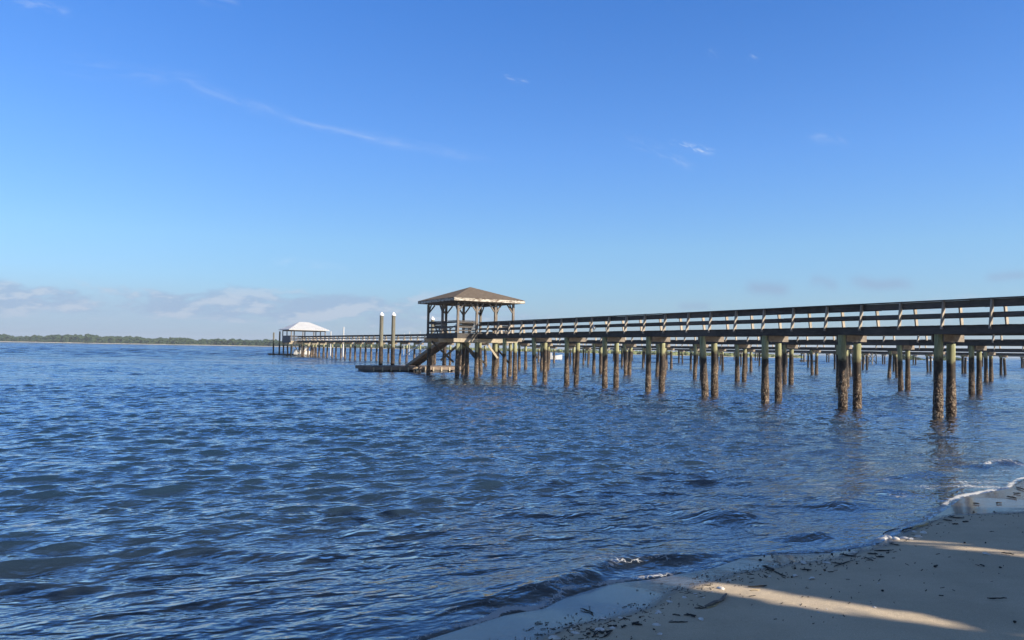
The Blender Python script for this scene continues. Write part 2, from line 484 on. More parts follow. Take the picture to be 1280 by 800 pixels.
# sand: damp shore sand, wet near the water
m, n = mat('sand')
p = n.pos(); px, py, pz = n.xyz(p)
wet = n.attr('wet'); 
big = n.noise(p, .9, 4, .6)
fine = n.noise(p, 130, 3, .7)
mid = n.noise(n.vm('MULTIPLY', p, (1, 1, 1)), 9, 5, .65)
dry = n.mix(n.ss(big, .35, .65), (.50, .41, .295), (.60, .495, .36))
dry = n.mix(n.ss(fine, .38, .66), n.mix(.45, dry, (.25, .205, .145)), dry)
dry = n.mix(n.m('MULTIPLY', n.ss(mid, .55, .75), .35), dry, (.34, .275, .19))
wetn = n.m('ADD', wet, n.m('MULTIPLY', n.m('SUBTRACT', mid, .5), .22))
wf = n.ss(wetn, .32, .68)
c = n.mix(wf, dry, n.mix(n.ss(mid, .35, .7), (.085, .07, .055), (.12, .098, .076)))
hh = n.m('ADD', n.m('MULTIPLY', mid, .6), n.m('MULTIPLY', fine, .25))
bs = n.bsdf(c, n.m('SUBTRACT', .9, n.m('MULTIPLY', wf, .66)), n.bump(hh, .9, .018), n.m('ADD', .2, n.m('MULTIPLY', wf, .3)))
film = n.n('ShaderNodeBsdfGlossy'); film.inputs['Roughness'].default_value = .09
n.link(n.bump(n.noise(p, 5, 3, .6), .10, .02), film.inputs['Normal'])
fr = n.n('ShaderNodeFresnel'); fr.inputs['IOR'].default_value = 1.33
ms = n.n('ShaderNodeMixShader')
n.link(n.m('MULTIPLY', fr.outputs[0], n.m('MULTIPLY', n.ss(wetn, .45, .8), .85)), ms.inputs[0]); n.link(bs, ms.inputs[1]); n.link(film, ms.inputs[2])
n.out(ms)
M['sand'] = m

# water
m, n = mat('sea_water')
p = n.pos()
depth = n.attr('depth'); foam = n.attr('foam'); lod = n.attr('lod')
gust = n.noise(n.vm('MULTIPLY', p, (.03, .09, 0)), 1.0, 3, .6)          # wind patches
amp = n.m('MULTIPLY', n.ss(gust, .3, .7, .75, 1.2), n.m('MULTIPLY', n.attr('calm'), n.ss(depth, .0, .16, .45, 1.0)))
def heights(q):
    qx, qy, qz = n.xyz(q)
    rip = n.vec(n.m('ADD', n.m('MULTIPLY', qx, .72), n.m('MULTIPLY', qy, .34)), n.m('SUBTRACT', n.m('MULTIPLY', qy, 1.35), n.m('MULTIPLY', qx, .62)), 0)
    h = n.m('MULTIPLY', n.noise(rip, 3.0, 2, .55, .5), RIP[0])
    h = n.m('ADD', h, n.m('MULTIPLY', n.noise(rip, 9.5, 2, .6, .3), RIP[1]))
    return n.m('ADD', h, n.m('MULTIPLY', n.m('MULTIPLY', n.noise(rip, .85, 2, .6, .3), lod), RIP[2]))
RIP = (.078, .021, .24)
EPS = .02
h0 = heights(p)
hx_ = n.m('DIVIDE', n.m('SUBTRACT', heights(n.vm('ADD', p, (EPS, 0, 0))), h0), EPS)
hy_ = n.m('DIVIDE', n.m('SUBTRACT', heights(n.vm('ADD', p, (0, EPS, 0))), h0), EPS)
grad = n.vec(n.m('MULTIPLY', hx_, amp), n.m('MULTIPLY', hy_, amp), 0.)
nb = n.vm('NORMALIZE', n.vm('SUBTRACT', n.n('ShaderNodeNewGeometry').outputs['Normal'], grad))
fr = n.n('ShaderNodeFresnel'); fr.inputs['IOR'].default_value = 1.6; n.link(nb, fr.inputs['Normal'])
tr = n.m('EXPONENT', n.m('MULTIPLY', depth, -3.8))
dif = n.n('ShaderNodeBsdfDiffuse'); n.link(n.mix(n.m('EXPONENT', n.m('MULTIPLY', depth, -2.4)), (.005, .023, .049), (.028, .035, .040)), dif.inputs['Color'])
tra = n.n('ShaderNodeBsdfTransparent'); tra.inputs['Color'].default_value = (.90, .90, .84, 1)
body = n.n('ShaderNodeMixShader'); n.link(tr, body.inputs[0]); n.link(dif, body.inputs[1]); n.link(tra, body.inputs[2])
gl = n.n('ShaderNodeBsdfGlossy'); gl.inputs['Roughness'].default_value = .06; n.link(nb, gl.inputs['Normal'])
s1 = n.n('ShaderNodeMixShader'); n.link(n.m('MULTIPLY', fr.outputs[0], 1.85, None, True), s1.inputs[0]); n.link(body, s1.inputs[1]); n.link(gl, s1.inputs[2])
vf = n.n('ShaderNodeTexVoronoi', feature='DISTANCE_TO_EDGE'); vf.inputs['Scale'].default_value = 13
n.link(n.vm('ADD', p, n.vm('SCALE', n.noise(p, 8, 3, .6, 0, 1), None)), vf.inputs['Vector'])
vf.inputs['Vector'].links[0].from_node.inputs[1].links[0].from_node.inputs['Scale'].default_value = .12
fn = n.noise(p, 55, 4, .75)
fn2 = n.noise(p, 4.5, 4, .65)
cells = n.ss(vf.outputs['Distance'], .10, .0, -.12, .30)                # bubbly lace
ff = n.m('ADD', foam, n.m('ADD', n.m('MULTIPLY', n.m('ADD', n.m('SUBTRACT', fn, .5), n.m('MULTIPLY', n.m('SUBTRACT', fn2, .5), 1.5)), .9), cells))
ff = n.m('MULTIPLY', n.ss(ff, .55, .95), n.ss(foam, .05, .35))
fd = n.n('ShaderNodeBsdfDiffuse'); fd.inputs['Color'].default_value = (.36, .37, .38, 1)
s2 = n.n('ShaderNodeMixShader'); n.link(ff, s2.inputs[0]); n.link(s1, s2.inputs[1]); n.link(fd, s2.inputs[2])
n.out(s2)
M['sea_water'] = m

m, n = mat('far_trees')
p = n.pos()
a = n.noise(p, .05, 3); b = n.noise(p, .6, 4, .7)
c = n.mix(n.ss(a, .3, .7), (.018, .042, .017), (.042, .066, .028))
c = n.mix(n.ss(b, .4, .7), n.mix(.6, c, (.02, .03, .015)), c)
n.out(n.bsdf(c, .9, None, .1))
M['far_trees'] = m
M['marsh'] = plain('marsh', (.10, .13, .05), (.17, .19, .08), .9, .03)
M['far_sand'] = plain('far_sand', (.36, .32, .24), (.50, .45, .35), .9, .02)


# ------------------------------------------------------------------ ground: one sheet, beach and sea bed
def grid_mesh(name, X, Y, Z, flip=False):
    nx, ny = X.shape
    me = bpy.data.meshes.new(name)
    me.vertices.add(nx * ny)
    me.vertices.foreach_set('co', np.stack([X, Y, Z], -1).astype(np.float32).ravel())
    i = np.arange((nx - 1) * (ny - 1)); a = (i // (ny - 1)) * ny + i % (ny - 1)
    q = np.stack([a, a + 1, a + ny + 1, a + ny] if flip else [a, a + ny, a + ny + 1, a + 1], -1).astype(np.int32)
    me.loops.add(q.size); me.polygons.add(len(q))
    me.loops.foreach_set('vertex_index', q.ravel())
    me.polygons.foreach_set('loop_start', np.arange(0, q.size, 4, dtype=np.int32))
    me.polygons.foreach_set('use_smooth', np.ones(len(q), bool))
    me.update(calc_edges=True)
    return me


def vattr(me, name, v):
    a = me.attributes.new(name, 'FLOAT', 'POINT')
    a.data.foreach_set('value', np.ascontiguousarray(v, np.float32).ravel())


def axis(lo, hi, step, far, g=1.3):
    c = list(np.arange(lo, hi, step)); s = step
    l, r = [], []
    x = lo
    while x > -far: s *= g; x -= s; l.append(x)
    s = step; x = c[-1]
    while x < far: s *= g; x += s; r.append(x)
    return np.array(l[::-1] + c + r)


gx = axis(-3, 14, .06, 3300); gy = axis(1, 18, .06, 3300)
X, Y = np.meshgrid(gx, gy, indexing='ij')
Z, S = terrain_z(X, Y)
Wd, _ = sdist(X, Y, WEP)
Z = Z + np.where(S > .4, (vnoise(X * 1.3, Y * 1.3, 1) - .5) * .02 + (vnoise(X * 5, Y * 5, 2) - .5) * .006, 0) * smooth(.3, 1.2, S) * smooth(200, 40, np.abs(X))
me = grid_mesh('sand_ground', X, Y, Z)
wetv = smooth(.38, -.26, Wd)
vattr(me, 'wet', wetv)
ground = link_mesh('sand_ground', me, M['sand'])
tag(ground, 'damp grey tan beach sand sloping down into the water', kind='structure')

# ------------------------------------------------------------------ water: sum of many small wind waves
rad = [3.2]
while rad[-1] < 3600:
    r = rad[-1]
    st = max(.018, r * r / (950 * EYE) * .62)
    if r > 8: st = min(st, (.075 if r < 26 else .11) if r < 45 else (.2 if r < 90 else (.5 if r < 260 else (1.2 if r < 700 else (6. if r < 1500 else 80.)))))
    rad.append(r + st)
rad = np.array(rad)
ang = np.radians(np.linspace(-66, 54, 985))
Rr, An = np.meshgrid(rad, ang, indexing='ij')
X = Rr * np.sin(An); Y = Rr * np.cos(An)
TZ, S = terrain_z(X, Y)
dep0 = np.maximum(-TZ, 0)
att = smooth(.0, .55, dep0) * .92 + .08 * smooth(-.3, 0.1, dep0)
att = smooth(.0, .42, dep0) * .9 + .10 * smooth(0, .06, dep0)
calm_ = 1 - .42 * smooth(1.5, 8, X) * smooth(-13, -2, S)
att = att * calm_
spac = np.maximum(np.gradient(rad)[:, None] * np.ones_like(An), Rr * (ang[1] - ang[0]))
Z = np.zeros_like(X); DX = np.zeros_like(X); DY = np.zeros_like(X)
main = math.atan2(-.90, .42)
wr = np.random.default_rng(11)
NW = 84
for k in range(NW):
    lam = .27 * (3.8 / .27) ** (k / (NW - 1)) * wr.uniform(.93, 1.07)
    spread = .26 if lam > 1.2 else .34
    th = main + wr.normal(0, spread)
    kk = 2 * math.pi / lam
    steep = .049 if lam < .75 else (.015 if lam < 1.5 else .009)
    if lam > 2.8: steep = .013
    A = steep / kk
    wt = smooth(1.6, 4.0, lam / spac)
    ph = kk * (X * math.cos(th) + Y * math.sin(th)) + wr.uniform(0, 6.28)
    env = .7 + .6 * vnoise(X / (lam * 8) + k * 3.7, Y / (lam * 8) + k * 1.9, 100 + k)      # groups: waves come and go
    A_ = A * wt * env
    Z += A_ * np.sin(ph)
    c_ = np.cos(ph) * A_ * .8
    DX += c_ * math.cos(th); DY += c_ * math.sin(th)
for k in range(26):
    lam = 1.9 * (9.5 / 1.9) ** (k / 25) * wr.uniform(.93, 1.07)
    th = main + wr.normal(0, .34); kk = 2 * math.pi / lam
    A_ = .044 / kk * smooth(60, 190, Rr) * smooth(1.6, 3.6, lam / spac)
    A_ = A_ * (.7 + .6 * vnoise(X / (lam * 8) + k * 2.7, Y / (lam * 8) + k * 1.3, 300 + k))
    ph = kk * (X * math.cos(th) + Y * math.sin(th)) + wr.uniform(0, 6.28)
    Z += A_ * np.sin(ph); c_ = np.cos(ph) * A_ * .8
    DX += c_ * math.cos(th); DY += c_ * math.sin(th)
Z *= att
X2 = X + DX * att; Y2 = Y + DY * att
foamv = np.zeros_like(X)
near = Rr < 40
# small shore breakers: (crest line, height, front width, back width, foam)
def breaker(P, h, wf_, wb_, fo, seed):
    P = np.array(P, float)
    xs, ys = X[near], Y[near]
    wobx = (vnoise(xs * 1.1, ys * 1.1, seed) - .5) * .28
    d, arc = sdist(xs, ys, P)
    L = np.sum(np.linalg.norm(np.diff(P, axis=0), axis=1))
    endm = smooth(0, .8, arc) * smooth(0, .8, L - arc)
    d = d + wobx
    lump = .45 + .9 * vnoise(arc * 1.4 + seed, arc * 0 + .5, seed + 5)
    prof = np.where(d > 0, np.exp(-(d / wf_) ** 2), np.exp(-(d / wb_) ** 2))
    Z[near] += h * prof * endm * lump
    f = np.exp(-((d - .05) / .07) ** 2) * endm * (.25 + .6 * vnoise(xs * 3.1, ys * 3.1, seed + 9)) * fo
    foamv[near] = np.maximum(foamv[near], f)
breaker(R1, .058, .13, .34, .9, 31)
breaker(R2, .13, .2, .5, .0, 32)
breaker(R3, .10, .18, .40, 1.35, 33)
breaker([(4.2, 10.6), (5.2, 11.4), (6.6, 12.6)], .07, .2, .5, .0, 34)
breaker([(6.3, 13.2), (7.4, 14.0), (8.4, 14.6)], .06, .2, .45, .55, 35)
breaker([(2.9, 8.95), (3.6, 9.25), (4.3, 9.8)], .05, .12, .3, .45, 36)
edge = np.exp(-((S + .05 + (vnoise(X * 4, Y * 4, 41) - .5) * .09) / .05) ** 2) * (.5 + .9 * vnoise(X * 1.7, Y * 1.7, 42))
foamv = np.maximum(foamv, edge)
lace = smooth(-1.6, -.2, S) * (S < 0) * vnoise(X * 2.2, Y * 4.2, 43) ** 3 * .75
lace += smooth(3.5, 1.2, np.abs(S + 2.6)) * (X > 5) * (Y < 17) * vnoise(X * 2.3, Y * 5.0, 44) ** 3 * .6
foamv = np.maximum(foamv, lace)
film = smooth(0.03, -.05, S) * .012
Zw = np.maximum(Z + film, np.where(S < 0, TZ + .006, -9)) - smooth(0, .12, S) * .05
me = grid_mesh('sea_water', X2, Y2, Zw, True)
vattr(me, 'depth', np.maximum(Zw - TZ, 0) + smooth(.0, .05, 0))
vattr(me, 'foam', foamv)
vattr(me, 'lod', smooth(45, 160, Rr))
vattr(me, 'calm', calm_)
water = link_mesh('sea_water', me, M['sea_water'])
tag(water, 'rippled dark blue sea reaching from the beach to the far shore', kind='structure')
del X, Y, Z, DX, DY, X2, Y2, Rr, An

# ------------------------------------------------------------------ far shore
def px_dir(px):
    return (px - 640) / 950.
far_line = [(-900, 1500), (-300, 1350), (0, 1200), (180, 1090), (340, 985), (480, 800), (600, 610), (700, 480), (840, 365), (930, 330), (1000, 320)]
def far_pt(px):
    xs = [a for a, b in far_line]; ys = [b for a, b in far_line]
    y_ = np.interp(px, xs, ys)
    return np.array([px_dir(px) * y_, y_])
mb = MB()
pts = np.linspace(-900, 1000, 260)
prev = None
for q in pts:
    a = far_pt(q); dn = a / np.linalg.norm(a)
    jj = 3 * vnoise(np.array([q * .05]), np.array([.5]), 61)[0] * a[1] / 900
    r0 = a - dn * jj
    w_ = a[1] / 900
    row = [(*(r0), -.4), (*(r0 + dn * 4 * w_), .35 * max(w_, .6)), (*(r0 + dn * 16 * w_), .8 * max(w_, .5)), (*(r0 + dn * 420), 1.2), (*(r0 + dn * 421), -2)]
    if prev:
        mb.add(prev + row, [(i, i + 5, i + 6, i + 1) for i in range(4)], True)
    prev = row
fs = mb.build('far_shore', M['far_sand'])
tag(fs, 'thin pale sandy beach along the far shore below the woods', kind='structure')


def blob(mb, c, rx, rz, seed, seg=7, rings=5):
    r_ = random.Random(seed)
    v = []; f = []
    for i in range(rings + 1):
        t = math.pi * i / rings
        for k in range(seg):
            a = 2 * math.pi * (k + .5 * (i % 2)) / seg
            j = r_.uniform(.72, 1.22)
            v.append((c[0] + math.sin(t) * math.cos(a) * rx * j, c[1] + math.sin(t) * math.sin(a) * rx * j, c[2] + math.cos(t) * rz * j))
    for i in range(rings):
        for k in range(seg):
            f.append((i * seg + k, i * seg + (k + 1) % seg, (i + 1) * seg + (k + 1) % seg, (i + 1) * seg + k))
    mb.add(v, f)


mb = MB(); i = 0
q = -880.
while q < 560:
    a0 = far_pt(q); dn = a0 / np.linalg.norm(a0)
    Hh = np.interp(q, [-900, 0, 200, 340, 440, 500, 560], [14, 11.6, 9.6, 8.6, 6.0, 4.0, 2.4])
    Hh *= .66 + .38 * vnoise(np.array([q * .045]), np.array([3.3]), 71)[0] + .3 * vnoise(np.array([q * .19 + 7]), np.array([9.3]), 72)[0]
    for lay in range(3):
        for rep in range(2):
            a = a0 + dn * ((18 if lay == 0 else 26 + 14 * lay) * a0[1] / 900 + random.uniform(-6, 6))
            hh = Hh * random.uniform(.72, 1.05) * (1, 1.08, 1.15)[lay]
            r_ = random.uniform(2.6, 4.6) * max(.45, Hh / 11)
            xoff = random.uniform(-3, 3)
            n_ = 3 if lay == 0 else 2
            for c in range(n_):
                zc = hh * (.92 - .34 * c)
                blob(mb, (a[0] + xoff + random.uniform(-1.5, 1.5), a[1] + random.uniform(-1.5, 1.5), max(zc - r_ * .6, r_ * .5)), r_ * (1 + .25 * c), r_ * random.uniform(.6, .9), i, 6, 4)
                i += 1
    q += 2.2 * random.uniform(.7, 1.3)
fwd = mb.build('far_woods', M['far_trees'])
tag(fwd, 'low dark green line of distant woods along the horizon at left', kind='stuff')

mb = MB()
q = 505.
while q < 1000:
    a0 = far_pt(q); dn = a0 / np.linalg.norm(a0)
    for rep in range(5):
        a = a0 + dn * random.uniform(5, 40)
        hh = np.interp(q, [500, 700, 860, 1000], [2.6, 2.1, 1.9, 1.2]) * random.uniform(.7, 1.15)
        blob(mb, (a[0] + random.uniform(-.8, .8), a[1], hh * .45), random.uniform(.9, 1.8), hh * .6, i, 6, 3); i += 1
    q += 1.6
mg = mb.build('marsh_grass', M['marsh'])
tag(mg, 'pale green strip of marsh grass on the shore seen beneath the piers', kind='stuff')
# low wooded point farther right
mb = MB(); mb2 = MB()
for k in range(150):
    u_ = random.random()
    px = 1128 + 74 * u_
    yy = 345 + random.uniform(-8, 14)
    hh = 1.7 * (.55 + .45 * math.sin(u_ * 9 + 1)) * random.uniform(.7, 1.1) + .3
    blob(mb, (px_dir(px) * yy, yy, hh * .5), random.uniform(1.0, 1.8), hh * .6, i, 6, 3); i += 1
tag(mb.build('point_shrubs', M['far_trees']), 'low dark scrub on the small point beyond the piers at right', kind='stuff')
mb2.add([(px_dir(1120) * 340, 340, -.3), (px_dir(1210) * 340, 340, -.3), (px_dir(1210) * 372, 372, .4), (px_dir(1120) * 372, 372, .4)], [(0, 1, 2, 3)])
mb2.add([(px_dir(1120) * 334, 334, -.3), (px_dir(1210) * 334, 334, -.3), (px_dir(1210) * 340, 340, .25), (px_dir(1120) * 340, 340, .25)], [(0, 1, 2, 3)])
tag(mb2.build('point_land', M['far_sand']), 'sandy edge of the small wooded point beyond the piers', kind='structure')

# ------------------------------------------------------------------ piles and piers
def pile_mesh(seed, r=.145, z0=-2.4, z1=2.95, taper=.02):
    r_ = np.random.default_rng(seed)
    n_, rows = 18, 22
    v = []; f = []
    lx, ly = r_.normal(0, .015, 2)
    for i in range(rows + 1):
        z = z0 + (z1 - z0) * i / rows
        rr = r + taper * (1 - i / rows)
        for k in range(n_):
            a = 2 * math.pi * k / n_
            j = 1 + .03 * math.sin(3 * a + seed) + r_.normal(0, .012)
            v.append((math.cos(a) * rr * j + lx * (z - z1), math.sin(a) * rr * j + ly * (z - z1), z))
    for i in range(rows):
        for k in range(n_):
            f.append((i * n_ + k, i * n_ + (k + 1) % n_, (i + 1) * n_ + (k + 1) % n_, (i + 1) * n_ + k))
    mb = MB(); mb.add(v, f, True)
    mb.add([v[rows * n_ + k] for k in range(n_)], [tuple(range(n_))])
    return mb, (lx, ly, z1)


def crust_mesh(seed, lean, r=.142, ztop=1.5):
    r_ = np.random.default_rng(seed + 500)
    n_, rows = 30, 60
    lx, ly, z1 = lean
    v = []; f = []
    jag = r_.uniform(-.22, .16, n_)
    jag = (jag + np.roll(jag, 1)) / 2
    for i in range(rows + 1):
        u_ = i / rows
        for k in range(n_):
            a = 2 * math.pi * k / n_
            z = -.8 + (ztop + jag[k] + .8) * u_
            th = .034 * min(1, (1 - u_) * 2.2 + .12) * r_.uniform(.15, 1.25)
            if i == rows: th = -.02
            rr = r + th
            v.append((math.cos(a) * rr + lx * (z - z1), math.sin(a) * rr + ly * (z - z1), z))
    for i in range(rows):
        for k in range(n_):
            f.append((i * n_ + k, i * n_ + (k + 1) % n_, (i + 1) * n_ + (k + 1) % n_, (i + 1) * n_ + k))
    mb = MB(); mb.add(v, f, False)
    return mb


PILES = []
for s_ in range(5):
    mb, lean = pile_mesh(s_)
    a = mb.mesh('piling'); a.materials.append(M['green_pile'])
    b = crust_mesh(s_, lean, ztop=1.42 + .1 * (s_ % 3)).mesh('barnacle_crust'); b.materials.append(M['barnacles'])
    mb, lean = pile_mesh(s_, z1=2.62)
    a2 = mb.mesh('piling'); a2.materials.append(M['green_pile'])
    PILES.append((a, b, a2))


def put_pile(parent, x, y, short=False, scale=1., crust=True, rnd=None, name='piling', matl=None):
    k = random.randrange(len(PILES))
    a, b, a2 = PILES[k]
    o = link_mesh(name, a2 if short else a, None, parent, (x, y, 0))
    o.rotation_euler = (0, 0, random.uniform(0, 6.28)); q_ = scale * random.uniform(.92, 1.08); o.scale = (q_, q_, 1)
    if crust:
        c = link_mesh('barnacle_crust', b, None, o)
    return o


def planks(x0, x1, y0, y1, z0, z1, w_=.14, gap=.008, along='x'):
    mb = MB()
    t = x0 if along == 'x' else y0
    end = x1 if along == 'x' else y1
    while t < end - .02:
        e = min(t + w_ - gap, end)
        dz_ = random.uniform(-.004, .004); dy_ = random.uniform(-.012, .012)
        if along == 'x': mb.box(t, e, y0 + dy_, y1 + dy_, z0 + dz_, z1 + dz_)
        else: mb.box(x0 + dy_, x1 + dy_, t, e, z0 + dz_, z1 + dz_)
        t += w_
    return mb


def boards(xs, y0, y1, z0, z1, jit=.006):
    """a run of boards end to end with small joints and misalignments"""
    mb = MB()
    for a, b in zip(xs[:-1], xs[1:]):
        j = random.uniform(-jit, jit); k = random.uniform(-jit, jit)
        mb.box(a + .002, b - .002, y0 + j, y1 + j, z0 + k, z1 + k)
    return mb


def pier(name, label, dvec, off, s0, s1, bents, post_s, deck=3.28, rail=4.19, half=.62, detail=2, group=None, piles_half=.44, wmat=None, railing=True, crust=True, scale=1.):
    d = Vector((*dvec, 0)).normalized(); p = Vector((d.y, -d.x, 0))
    root = empty(name, p * off, math.atan2(d.y, d.x), label, 'pier', group)
    wd = wmat or {}
    W_ = lambda k: M[wd.get(k, k)]
    zb = deck - .265
    xs = list(np.arange(s0, s1, 3.95)) + [s1]
    for y in (half - .02, -half + .02):
        boards(xs, y - .045 / 1, y + .045, zb, deck, .004).build('stringer', W_('deck_wood'), root)
    if detail > 1:
        boards(xs, -.045, .045, zb, deck, .004).build('stringer', W_('deck_wood'), root)
    planks(s0, s1, -half - .07, half + .07, deck + .003, deck + .043).build('deck', W_('deck_wood'), root)
    dz = zb - 2.95
    for s in bents:
        for sd in (1, -1):
            o = put_pile(root, s + random.uniform(-.06, .06), sd * piles_half + random.uniform(-.03, .03), short=(sd < 0), crust=crust, scale=scale)
            o.location.z = dz
        mb = MB()
        mb.box(s - .215 * scale, s - .165 * scale, -piles_half - .42, piles_half - .02, zb - .26, zb - .004)
        mb.box(s + .165 * scale, s + .215 * scale, -piles_half - .36, piles_half + .05, zb - .26, zb - .004)
        mb.build('pile_cap', W_('cap_wood'), root)
    if railing:
        px = list(np.arange(post_s[0], s1 + .01, post_s[1]))
        px = [x for x in px if x >= s0]
        lean = .16
        mbp = MB(); mbp.bar((0, .07, deck - .10), (0, -lean + .07, rail - .045), .15, .055, (1, 0, 0))
        me_n = mbp.mesh('rail_post'); me_n.materials.append(W_('post_wood'))
        mbp = MB(); mbp.bar((0, -.07, deck - .10), (0, lean - .07, rail - .045), .15, .055, (1, 0, 0))
        me_f = mbp.mesh('rail_post'); me_f.materials.append(W_('post_wood'))
        count = 0; rest = MB()
        for x in px:
            for sd, me_ in ((1, me_n), (-1, me_f)):
                xx = x + (0 if sd > 0 else .13) + random.uniform(-.02, .02)
                if count < 100:
                    o = link_mesh('rail_post', me_, None, root, (xx, sd * half, 0))
                    o.rotation_euler = (0, random.uniform(-.012, .012), 0)
                else:
                    rest.bar((xx, sd * (half + .07), deck - .1), (xx, sd * (half - .09), rail - .045), .15, .055, (1, 0, 0))
                count += 1
        if rest.v:
            tag(rest.build('rail_post', W_('post_wood'), root), kind='stuff')
        yt = half - .09
        for sd in (1, -1):
            a, b = sorted((sd * (yt + .10), sd * (yt - .10)))
            boards(xs, a, b, rail - .04, rail).build('top_rail', W_('rail_wood'), root)
            y = sd * (yt - .055)
            boards(xs, y - .02, y + .02, rail - .245, rail - .043).build('rail_board', W_('rail_wood'), root)
            y = sd * (half + .07 - .16 * .47 - .08)
            boards(xs, y - .02, y + .02, deck + .34, deck + .48).build('middle_rail', W_('rail_wood'), root)
    return root


# nearest pier
d1 = (-.501, .865)
main_pier = pier('pier', 'nearest long weathered wooden pier, leading out to the brown roofed gazebo', d1, 27.45, 3.0, 51.4,
                 [16.0 + 3.95 * k for k in range(-3, 9)], (14.05 - 1.63 * 6, 1.63), 3.235, 4.19, detail=2)
for s in (47.75, 49.9):
    pass
# second pier, to the white-roofed gazebo
d2 = (-.5525, .8336)
pier2 = pier('pier', 'second pier back, dark railed walkway running behind the first out to the white roofed gazebo', d2, 46.8 + .45, 2.0, 145.0,
             [22.1 + 4.28 * k for k in range(-4, 29)], (22.1 - 4.28 * 4 + .9, 2.14), 3.08, 3.98, half=.62, detail=1)
# third
d3 = (-.54, .842)
pier3 = pier('pier', 'third pier back, low walkway glimpsed below the decks of the two nearer piers', d3, 71.8, 20., 108.,
             [33.85 + 4.4 * k for k in range(-3, 17)], (22., 2.2), 2.85, 3.70, half=.6, detail=1)
# fourth
pier4 = pier('pier', 'fourth pier back, lowest dark deck line on bare paired piles far behind', d3, 102.6, 30., 132.,
             [46.7 + 4.6 * k for k in range(-3, 19)], (31., 2.3), 2.62, 3.4, half=.6, detail=1, railing=False, crust=False)
# fifth, pale, very far
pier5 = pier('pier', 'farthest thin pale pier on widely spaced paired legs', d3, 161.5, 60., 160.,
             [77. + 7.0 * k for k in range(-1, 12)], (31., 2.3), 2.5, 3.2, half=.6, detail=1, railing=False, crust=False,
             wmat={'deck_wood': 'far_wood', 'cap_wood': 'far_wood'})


# ------------------------------------------------------------------ gazebos
def hip_roof(mb, hx, hy, z0, z1, ridge=0., th=.05):
    """hipped roof shell with underside; ridge = half length of a ridge along y"""
    for dz_, flip in ((0, False), (-th, True)):
        v = [(-hx, -hy, z0 + dz_), (hx, -hy, z0 + dz_), (hx, hy, z0 + dz_), (-hx, hy, z0 + dz_)]
        if ridge:
            v += [(0, -ridge, z1 + dz_), (0, ridge, z1 + dz_)]
            f = [(0, 1, 4), (1, 2, 5, 4), (2, 3, 5), (3, 0, 4, 5)]
        else:
            v += [(0, 0, z1 + dz_)]
            f = [(0, 1, 4), (1, 2, 4), (2, 3, 4), (3, 0, 4)]
        if flip: f = [q[::-1] for q in f]
        mb.add(v, f)


